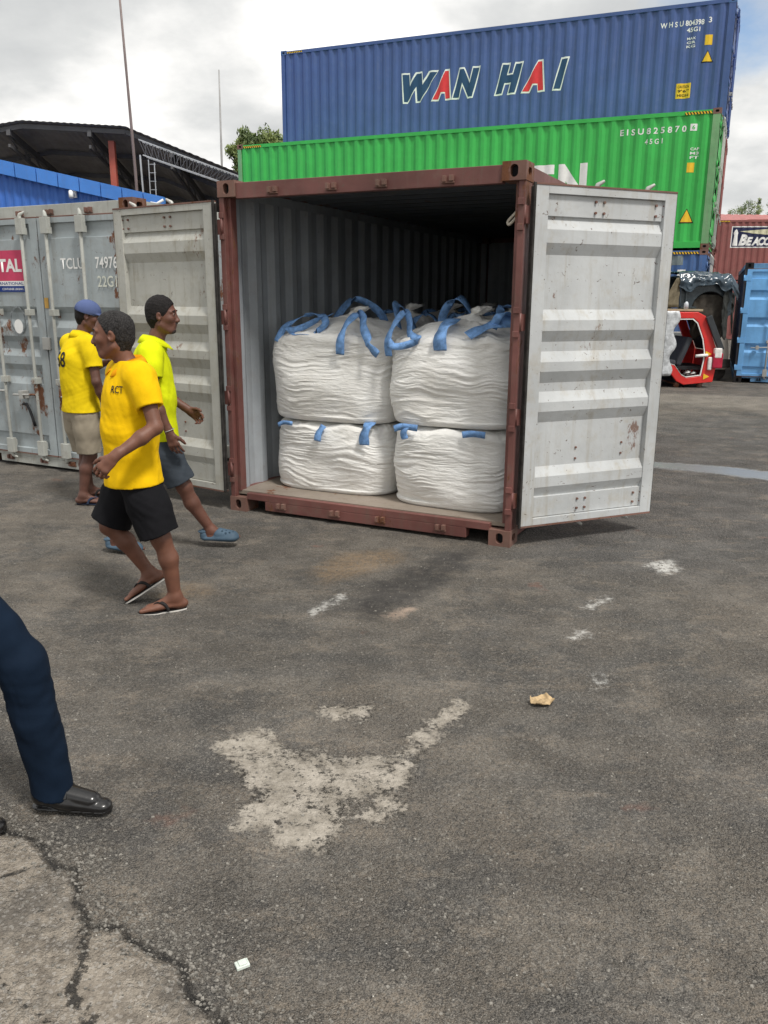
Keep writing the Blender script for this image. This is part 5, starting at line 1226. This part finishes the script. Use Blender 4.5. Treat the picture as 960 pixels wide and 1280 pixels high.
def on_shirt(par, shirt_o, body, c, d, w, h, mat, name='lettering', shear=0):
    """letters laid on the cloth; c = centre in world, d = horizontal reading direction of sight"""
    me = shirt_o.data; O = Vector(par.location); bvh = BVHTree.FromPolygons([v.co+O for v in me.vertices], [p.vertices[:] for p in me.polygons])
    bm = text_bm(body, 1, shear, .012); fit_bm(bm, -w/2, w/2, -h/2, h/2); bmesh.ops.subdivide_edges(bm, edges=[e for e in bm.edges if e.calc_length() > .02], cuts=1)
    d = Vector(d).normalized(); r = Vector((d.y, -d.x, 0)).normalized()
    for v in bm.verts:
        p = Vector(c)+r*v.co.x+Vector((0, 0, v.co.y)); hit = bvh.ray_cast(p-d*.4, d); v.co = (hit[0] if hit[0] else p)-d*.005-O
    return link_bm(bm, name, mat, par)

# --- man in the yellow polo shirt, black shorts and flip-flops, striding left
def person_front():
    t = empty('person', (-1.40, 4.45, 0)); tag(t, 'man in bright yellow polo, black shorts and black flip-flops striding left', 'person', None)
    tf = nrm((-.79, -.61, 0)); pel, chest, neck = V(-1.385, 4.475, .80), V(-1.372, 4.455, 1.19), V(-1.362, 4.46, 1.385)
    shL, shR = V(-1.262, 4.320, 1.325), V(-1.462, 4.60, 1.325); elL, wrL = V(-1.185, 4.245, 1.075), V(-1.365, 4.10, .945)
    elR, wrR = V(-1.40, 4.74, 1.07), V(-1.46, 4.72, .83)
    hipL, hipR = V(-1.335, 4.40, .755), V(-1.425, 4.555, .755); knL, anL = V(-1.232, 4.385, .435), V(-1.185, 4.415, .086); knR, anR = V(-1.568, 4.545, .465), V(-1.378, 4.60, .165)
    F = Field(*bounds(pel, shL, shR, wrL-UP*.1-V(.1, 0, 0), wrR-UP*.16, anL, elL, anL-UP*.1-V(.2, .05, 0), anR-UP*.15-V(.15, 0, 0), V(-1.44, 4.44, 1.62), m=.09), .0048)
    torso(F, pel, chest, neck, shL, shR, hipL, hipR, tf, .94); arm(F, shL, elL, wrL); arm(F, shR, elR, wrR)
    hand(F, wrL, (-.62, -.20, -.62), (.0, .85, -.4), (-.55, .1, .6), .55, 1.0); hand(F, wrR, (-.15, -.02, -1), (.2, -1, 0), (-1, -.1, 0), .4)
    leg(F, hipL, knL, anL, (-1, -.15, 0)); leg(F, hipR, knR, anR, (-1, 0, .3))
    fL = foot(F, anL, (-.95, -.26, -.03)); uR = nrm((-.50, .05, .80)); fR = foot(F, anR, (-.83, -.36, -.48), uR)
    hc = V(-1.432, 4.44, 1.530); P_, Fr = head(F, hc, (-1, -.10, -.06), (-.06, 0, 1), 1.02); neckc(F, neck, hc, Fr)
    F.build('body', m_skA, t)
    F = Field(hc-.17, hc+.17, .0045); hair(F, P_, Fr, 1.02, .004, -.048, .048); F.wrinkle(.0028, 230, 3); F.build('hair', m_hair_g, t); eyes(t, P_, Fr); moustache(t, P_, Fr, m_hair_g)
    hem = V(-1.385, 4.45, .735)
    s_ = shirt(t, pel, chest, neck, shL, shR, hipL, hipR, tf, elL, elR, hem, m_yel, 4, .60, .024, hemn=(.06, 0, -1), flare=.006, wr=.0065)
    collar(t, neck, tf, m_yelc)
    shorts(t, pel, hipL, hipR, knL, knR, tf, m_blk, 7, .93, .112, .112)
    slipper(t, fL[0], fL[1], m_fl, m_fle); slipper(t, fR[0], fR[1], m_fl, m_fle)
    on_shirt(t, s_, 'RCT', (-1.420, 4.25, 1.262), (.45, .89, 0), .080, .038, m_black_txt)
    return t
m_yelc = cloth('orange_yellow_collar', (.82, .34, .006)); m_fl = plain('black_rubber_sandal', (.018, .016, .016), .6); m_fle = plain('white_sole_edge', (.62, .60, .56), .6)
person_front()

# --- man in the lime shirt walking right
def person_lime():
    t = empty('person', (-1.55, 5.6, 0)); tag(t, 'man in lime yellow shirt and dark shorts with blue clogs walking right', 'person')
    tf = nrm((.95, .22, 0)); pel, chest, neck = V(-1.575, 5.65, .83), V(-1.585, 5.65, 1.24), V(-1.555, 5.66, 1.445)
    shR, shL = V(-1.530, 5.475, 1.375), V(-1.625, 5.825, 1.375); elR, wrR = V(-1.515, 5.42, 1.09), V(-1.425, 5.43, .855); elL, wrL = V(-1.60, 5.90, 1.09), V(-1.405, 5.88, .955)
    hipR, hipL = V(-1.545, 5.57, .79), V(-1.600, 5.735, .79); knR, anR = V(-1.395, 5.60, .455), V(-1.235, 5.67, .125); knL, anL = V(-1.66, 5.66, .43), V(-1.865, 5.52, .10)
    F = Field(*bounds(pel, shL, shR, wrR-UP*.2, wrL, anR-UP*.1+V(.18, 0, 0), anL-UP*.1, anL+V(.1, -.05, 0), V(-1.49, 5.66, 1.70), m=.09), .005)
    torso(F, pel, chest, neck, shL, shR, hipL, hipR, tf, .94); arm(F, shR, elR, wrR); arm(F, shL, elL, wrL)
    hand(F, wrR, (.30, 0, -1), (.1, 1, 0), (1, 0, .3), .35); hand(F, wrL, (.75, -.1, -.5), (-.1, -1, -.2), (.3, 0, 1), .45)
    leg(F, hipR, knR, anR, (1, .1, 0)); leg(F, hipL, knL, anL, (1, 0, 0)); fR = foot(F, anR, (.97, -.05, .02)); fL = foot(F, anL, (.95, -.25, -.04))
    hc = V(-1.487, 5.66, 1.605); P_, Fr = head(F, hc, (1, .02, -.02), (.03, 0, 1), 1.0); neckc(F, neck, hc, Fr)
    F.build('body', m_skC, t)
    F = Field(hc-.18, hc+.18, .0045); hair(F, P_, Fr, 1.0, .016, -.05, .066); F.wrinkle(.0030, 220, 5); F.build('hair', m_hair, t); eyes(t, P_, Fr)
    F = Field(hc-.18, hc+.16, .0032); F.cone(P_(.062, .013, -.090), P_(.062, -.013, -.090), .0238, .0238, .02, clips=[(P_(.05, 0, -.078), Fr[2])]); F.cone(P_(.058, .022, -.094), P_(.02, .044, -.078), .0165, .013, .01, clips=[(P_(.05, 0, -.080), Fr[2])]); F.cone(P_(.058, -.022, -.094), P_(.02, -.044, -.078), .0165, .013, .01, clips=[(P_(.05, 0, -.080), Fr[2])])
    moustache(t, P_, Fr, m_stub)
    F.build('beard', m_stub, t)
    s_ = shirt(t, pel, chest, neck, shL, shR, hipL, hipR, tf, elL, elR, V(-1.57, 5.65, .79), m_lime, 9, .55, .020, hemn=(-.05, 0, -1), wr=.007)
    collar(t, neck, tf, m_lime); O = np.array(t.location)
    shorts(t, pel, hipL, hipR, knL, knR, tf, m_den, 12, .90, .105, .100)
    mb = MB(); cc = wrR-O+V(.0, 0, .02); a_ = nrm(wrR-elR); u_ = nrm(np.cross(a_, UP+V(.1, .2, 0))); w_ = np.cross(a_, u_); mb.tube([Vector(cc+.031*(cos(q*pi/10)*u_+sin(q*pi/10)*w_)) for q in range(21)], .003, 6); mb.build('bracelet', m_galv, t)
    for (FP, FR) in (fR, fL):
        F = Field(FP(.07, 0, .02)-.20, FP(.07, 0, .02)+.20, .0042); f, l, u = FR
        F.cone(FP(-.03, 0, .014), FP(.135, 0, .014), .046, .060, .01, (u, 2.2), clips=[(FP(0, 0, -.012), -u)])
        F.cone(FP(.06, 0, .038), FP(.150, 0, .022), .050, .046, .02, (u, 1.1)); F.ell(FP(-.045, 0, .035), (.036, .042, .042), FR, .015)
        F.ell(FP(.0, 0, .075), (.055, .038, .055), FR, .008, cut=True)
        F.cone(FP(-.055, .0, .060), FP(-.05, 0, .066), .040, .040, .006, (u, 3)); F.cone(FP(.0, 0, .06), FP(.0, 0, .14), .036, .036, .004, cut=True)
        for (a, b_) in ((.085, .0), (.085, .026), (.085, -.026), (.112, .014), (.112, -.014), (.112, .036), (.112, -.036), (.138, .0), (.138, .026), (.138, -.026), (.160, .012), (.160, -.012)):
            F.cone(FP(a, b_, .045), FP(a, b_*1.15, .12), .0065, .0065, .002, cut=True)
        F.D = np.maximum(F.D, -((F.ax[0][:, None, None]-FP(0, 0, -.014)[0])*u[0]+(F.ax[1][None, :, None]-FP(0, 0, -.014)[1])*u[1]+(F.ax[2][None, None, :]-FP(0, 0, -.014)[2])*u[2]).astype(np.float32))
        F.build('clog', m_clog, t)
    return t
m_stub = plain('grey_stubble', (.055, .042, .038), .8, .3, 120, .4)
m_clog = plain('slate_blue_foam', (.06, .098, .14), .6, .1)
person_lime()

# --- man in cap at the back
def person_cap():
    t = empty('person', (-2.55, 6.93, 0)); tag(t, 'man in blue-grey cap, numbered yellow shirt and khaki shorts beside the closed container', 'person')
    tf = nrm((.74, .67, 0)); pel, chest, neck = V(-2.56, 6.93, .81), V(-2.545, 6.92, 1.21), V(-2.505, 6.945, 1.425)
    shR, shL = V(-2.390, 6.815, 1.355), V(-2.655, 7.065, 1.355); elR, wrR = V(-2.345, 6.76, 1.06), V(-2.30, 6.84, .82); elL, wrL = V(-2.60, 7.19, 1.10), V(-2.38, 7.20, 1.19)
    hipR, hipL = V(-2.495, 6.87, .77), V(-2.625, 7.0, .77); knR, anR = V(-2.50, 6.90, .43), V(-2.575, 6.87, .088); knL, anL = V(-2.60, 7.07, .43), V(-2.60, 7.10, .10)
    F = Field(*bounds(pel, shL, shR, wrR-UP*.15, wrL+V(.1, 0, 0), anR-UP*.1+V(.15, 0, 0), anL-UP*.1, V(-2.42, 6.96, 1.68), m=.10), .0055)
    torso(F, pel, chest, neck, shL, shR, hipL, hipR, tf, .94); arm(F, shR, elR, wrR); arm(F, shL, elL, wrL)
    hand(F, wrR, (.15, .1, -1), (-.5, .8, 0), (.7, .6, 0), .4); hand(F, wrL, (1, -.1, .2), (0, -.3, -1), (.1, -1, .2), .4)
    leg(F, hipR, knR, anR, (.9, .4, 0)); leg(F, hipL, knL, anL, (.9, .4, 0)); fR = foot(F, anR, (.98, .12, -.02)); fL = foot(F, anL, (.9, .4, 0))
    hc = V(-2.437, 6.96, 1.575); P_, Fr = head(F, hc, (.93, .20, -.22), (.20, 0, 1), .98); neckc(F, neck, hc, Fr)
    F.build('body', m_skB, t); eyes(t, P_, Fr)
    F = Field(hc-.2, hc+.2, .0045); hair(F, P_, Fr, .98, 0, -.05, .05); F.build('hair', m_hair, t)
    F = Field(hc-.26, hc+.26, .0045); f, l, u = Fr
    F.ell(P_(-.010, 0, .042), (.106, .090, .092), Fr, .004, clips=[(P_(0, 0, .020), nrm(-u-.10*f))]); F.ell(P_(.112, 0, .030), (.088, .074, .009), (nrm(f-.02*u), l, nrm(u+.12*f)), .01, clips=[(P_(.07, 0, 0), -f)])
    F.ell(P_(-.010, 0, .030), (.104, .083, .086), Fr, .004, cut=True); F.build('cap', cloth('blue_grey_cap', (.085, .115, .24)), t)
    s_ = shirt(t, pel, chest, neck, shL, shR, hipL, hipR, tf, elL, elR, V(-2.55, 6.93, .80), m_yelb, 14, .62, .022, wr=.007)
    collar(t, neck, tf, m_yelb)
    shorts(t, pel, hipL, hipR, knL, knR, tf, m_kha, 17, .92, .106, .100)
    slipper(t, fR[0], fR[1], plain('navy_sandal', (.02, .03, .06), .6), m_fl); slipper(t, fL[0], fL[1], m_fl, m_fl)
    on_shirt(t, s_, '58', (-2.66, 6.80, 1.235), (.62, .78, 0), .13, .125, m_black_txt)
    return t
person_cap()

# --- man stepping in from the left, only a leg and a shoe tip in the frame
def person_suit():
    t = empty('person', (-1.45, 2.5, 0)); tag(t, 'person in navy trousers and black loafers stepping in at the left edge', 'person')
    tf = nrm((1, -.05, 0)); pel, chest, neck = V(-1.52, 2.42, 1.02), V(-1.55, 2.42, 1.36), V(-1.56, 2.42, 1.55)
    shR, shL = V(-1.57, 2.22, 1.46), V(-1.57, 2.62, 1.46); elR, wrR = V(-1.66, 2.16, 1.17), V(-1.62, 2.15, .92); elL, wrL = V(-1.68, 2.68, 1.17), V(-1.66, 2.68, .92)
    hipR, hipL = V(-1.50, 2.34, .97), V(-1.50, 2.51, .97); knL, anL = V(-1.195, 2.515, .545), V(-1.142, 2.515, .108); knR, anR = V(-1.49, 2.36, .53), V(-1.455, 2.385, .115)
    F = Field(*bounds(pel, shL, shR, wrR-UP*.2, wrL, anL-UP*.1+V(.15, 0, 0), anR-UP*.1, V(-1.56, 2.42, 1.85), m=.12), .006)
    torso(F, pel, chest, neck, shL, shR, hipL, hipR, tf, .94); arm(F, shR, elR, wrR); arm(F, shL, elL, wrL)
    hand(F, wrR, (.05, 0, -1), (0, 1, 0), (1, 0, 0), .4); hand(F, wrL, (.05, 0, -1), (0, -1, 0), (1, 0, 0), .4)
    leg(F, hipR, knR, anR, (1, 0, 0)); leg(F, hipL, knL, anL, (1, 0, 0)); fL = ff(anL, (1, -.10, 0)); fR = ff(anR, (1, -.02, -.03))
    for a_ in (anL, anR): F.cone(a_, a_-UP*.05, .034, .036, .02)
    hc = V(-1.53, 2.42, 1.70); P_, Fr = head(F, hc, (1, 0, 0), (0, 0, 1), 1.0); neckc(F, neck, hc, Fr); F.build('body', m_skA, t); eyes(t, P_, Fr)
    F = Field(hc-.18, hc+.18, .006); hair(F, P_, Fr, 1, .01); F.build('hair', m_hair, t)
    F = Field(*bounds(pel, shL, shR, wrR, wrL, m=.2), .008); torso(F, pel, chest, neck, shL, shR, hipL, hipR, tf, 1., .02); arm(F, shR, elR, wrR, 1.3); arm(F, shL, elL, wrL, 1.3); F.wrinkle(.005, 25, 4)
    for w_, e_ in ((wrR, elR), (wrL, elL)): F.cone(V(*w_)-UP*.03, V(*w_)-UP*.2, .06, .08, .002, cut=True)
    F.cone(neck+UP*.0, neck+UP*.2, .062, .07, .002, cut=True)
    F.build('shirt', cloth('pale_blue_shirt', (.42, .50, .60)), t)
    F = Field(*bounds(pel, knL, anL-UP*.05, anR-UP*.05, m=.18), .005)
    F.cone(hipL, hipR, .10, .10, .05); F.cone(pel, pel+UP*.08, .14, .135, .05, (tf, 1.25))
    for h_, k_, a_ in ((hipL, knL, anL), (hipR, knR, anR)):
        d = nrm(a_-k_); F.cone(h_, k_, .104, .080, .03); F.cone(k_, a_+d*.07, .080, .067, .03, clips=[(a_+d*.035+V(.0, 0, 0), nrm(d+V(-.35, 0, 0)))])
    F.cone(knL+V(.076, 0, -.05), anL+V(.060, 0, .03), .004, .004, .012); F.wrinkle(.009, 20, 21, (1, .4, 1.3))
    F.build('trousers', m_nav, t)
    for (FP, FR) in (fL, fR):
        f, l, u = FR; F = Field(FP(.07, 0, .02)-.22, FP(.07, 0, .02)+.22, .004)
        F.cone(FP(-.035, 0, .022), FP(.06, 0, .016), .038, .038, .02, (u, 1.05)); F.cone(FP(.05, 0, .012), FP(.178, 0, -.004), .044, .033, .02, (u, 1.55)); F.cone(FP(-.03, 0, .05), FP(.03, 0, .06), .038, .036, .02)
        F.cone(FP(-.038, 0, -.016), FP(.178, 0, -.016), .036, .035, .004, (u, 4.2))
        F.cone(FP(.06, 0, .035), FP(.14, 0, .018), .036, .032, .004, (u, 1.3))
        F.D = np.maximum(F.D, -((F.ax[0][:, None, None]-FP(0, 0, -.030)[0])*u[0]+(F.ax[1][None, :, None]-FP(0, 0, -.030)[1])*u[1]+(F.ax[2][None, None, :]-FP(0, 0, -.030)[2])*u[2]).astype(np.float32))
        F.build('shoe', m_shoe, t)
        mb = MB(); O = np.array(t.location); pp = smooth_path([Vector(FP(.06, .040*q, .035+.034*(1-q*q))-O) for q in np.linspace(-1, 1, 7)]); mb.ribbon(pp, tuple(f), .018, .004); mb.build('shoe_strap', m_shoe, t)
    return t
m_shoe = plain('black_leather', (.009, .0085, .009), .30, .15, 30, .1, coat=.3)
person_suit()
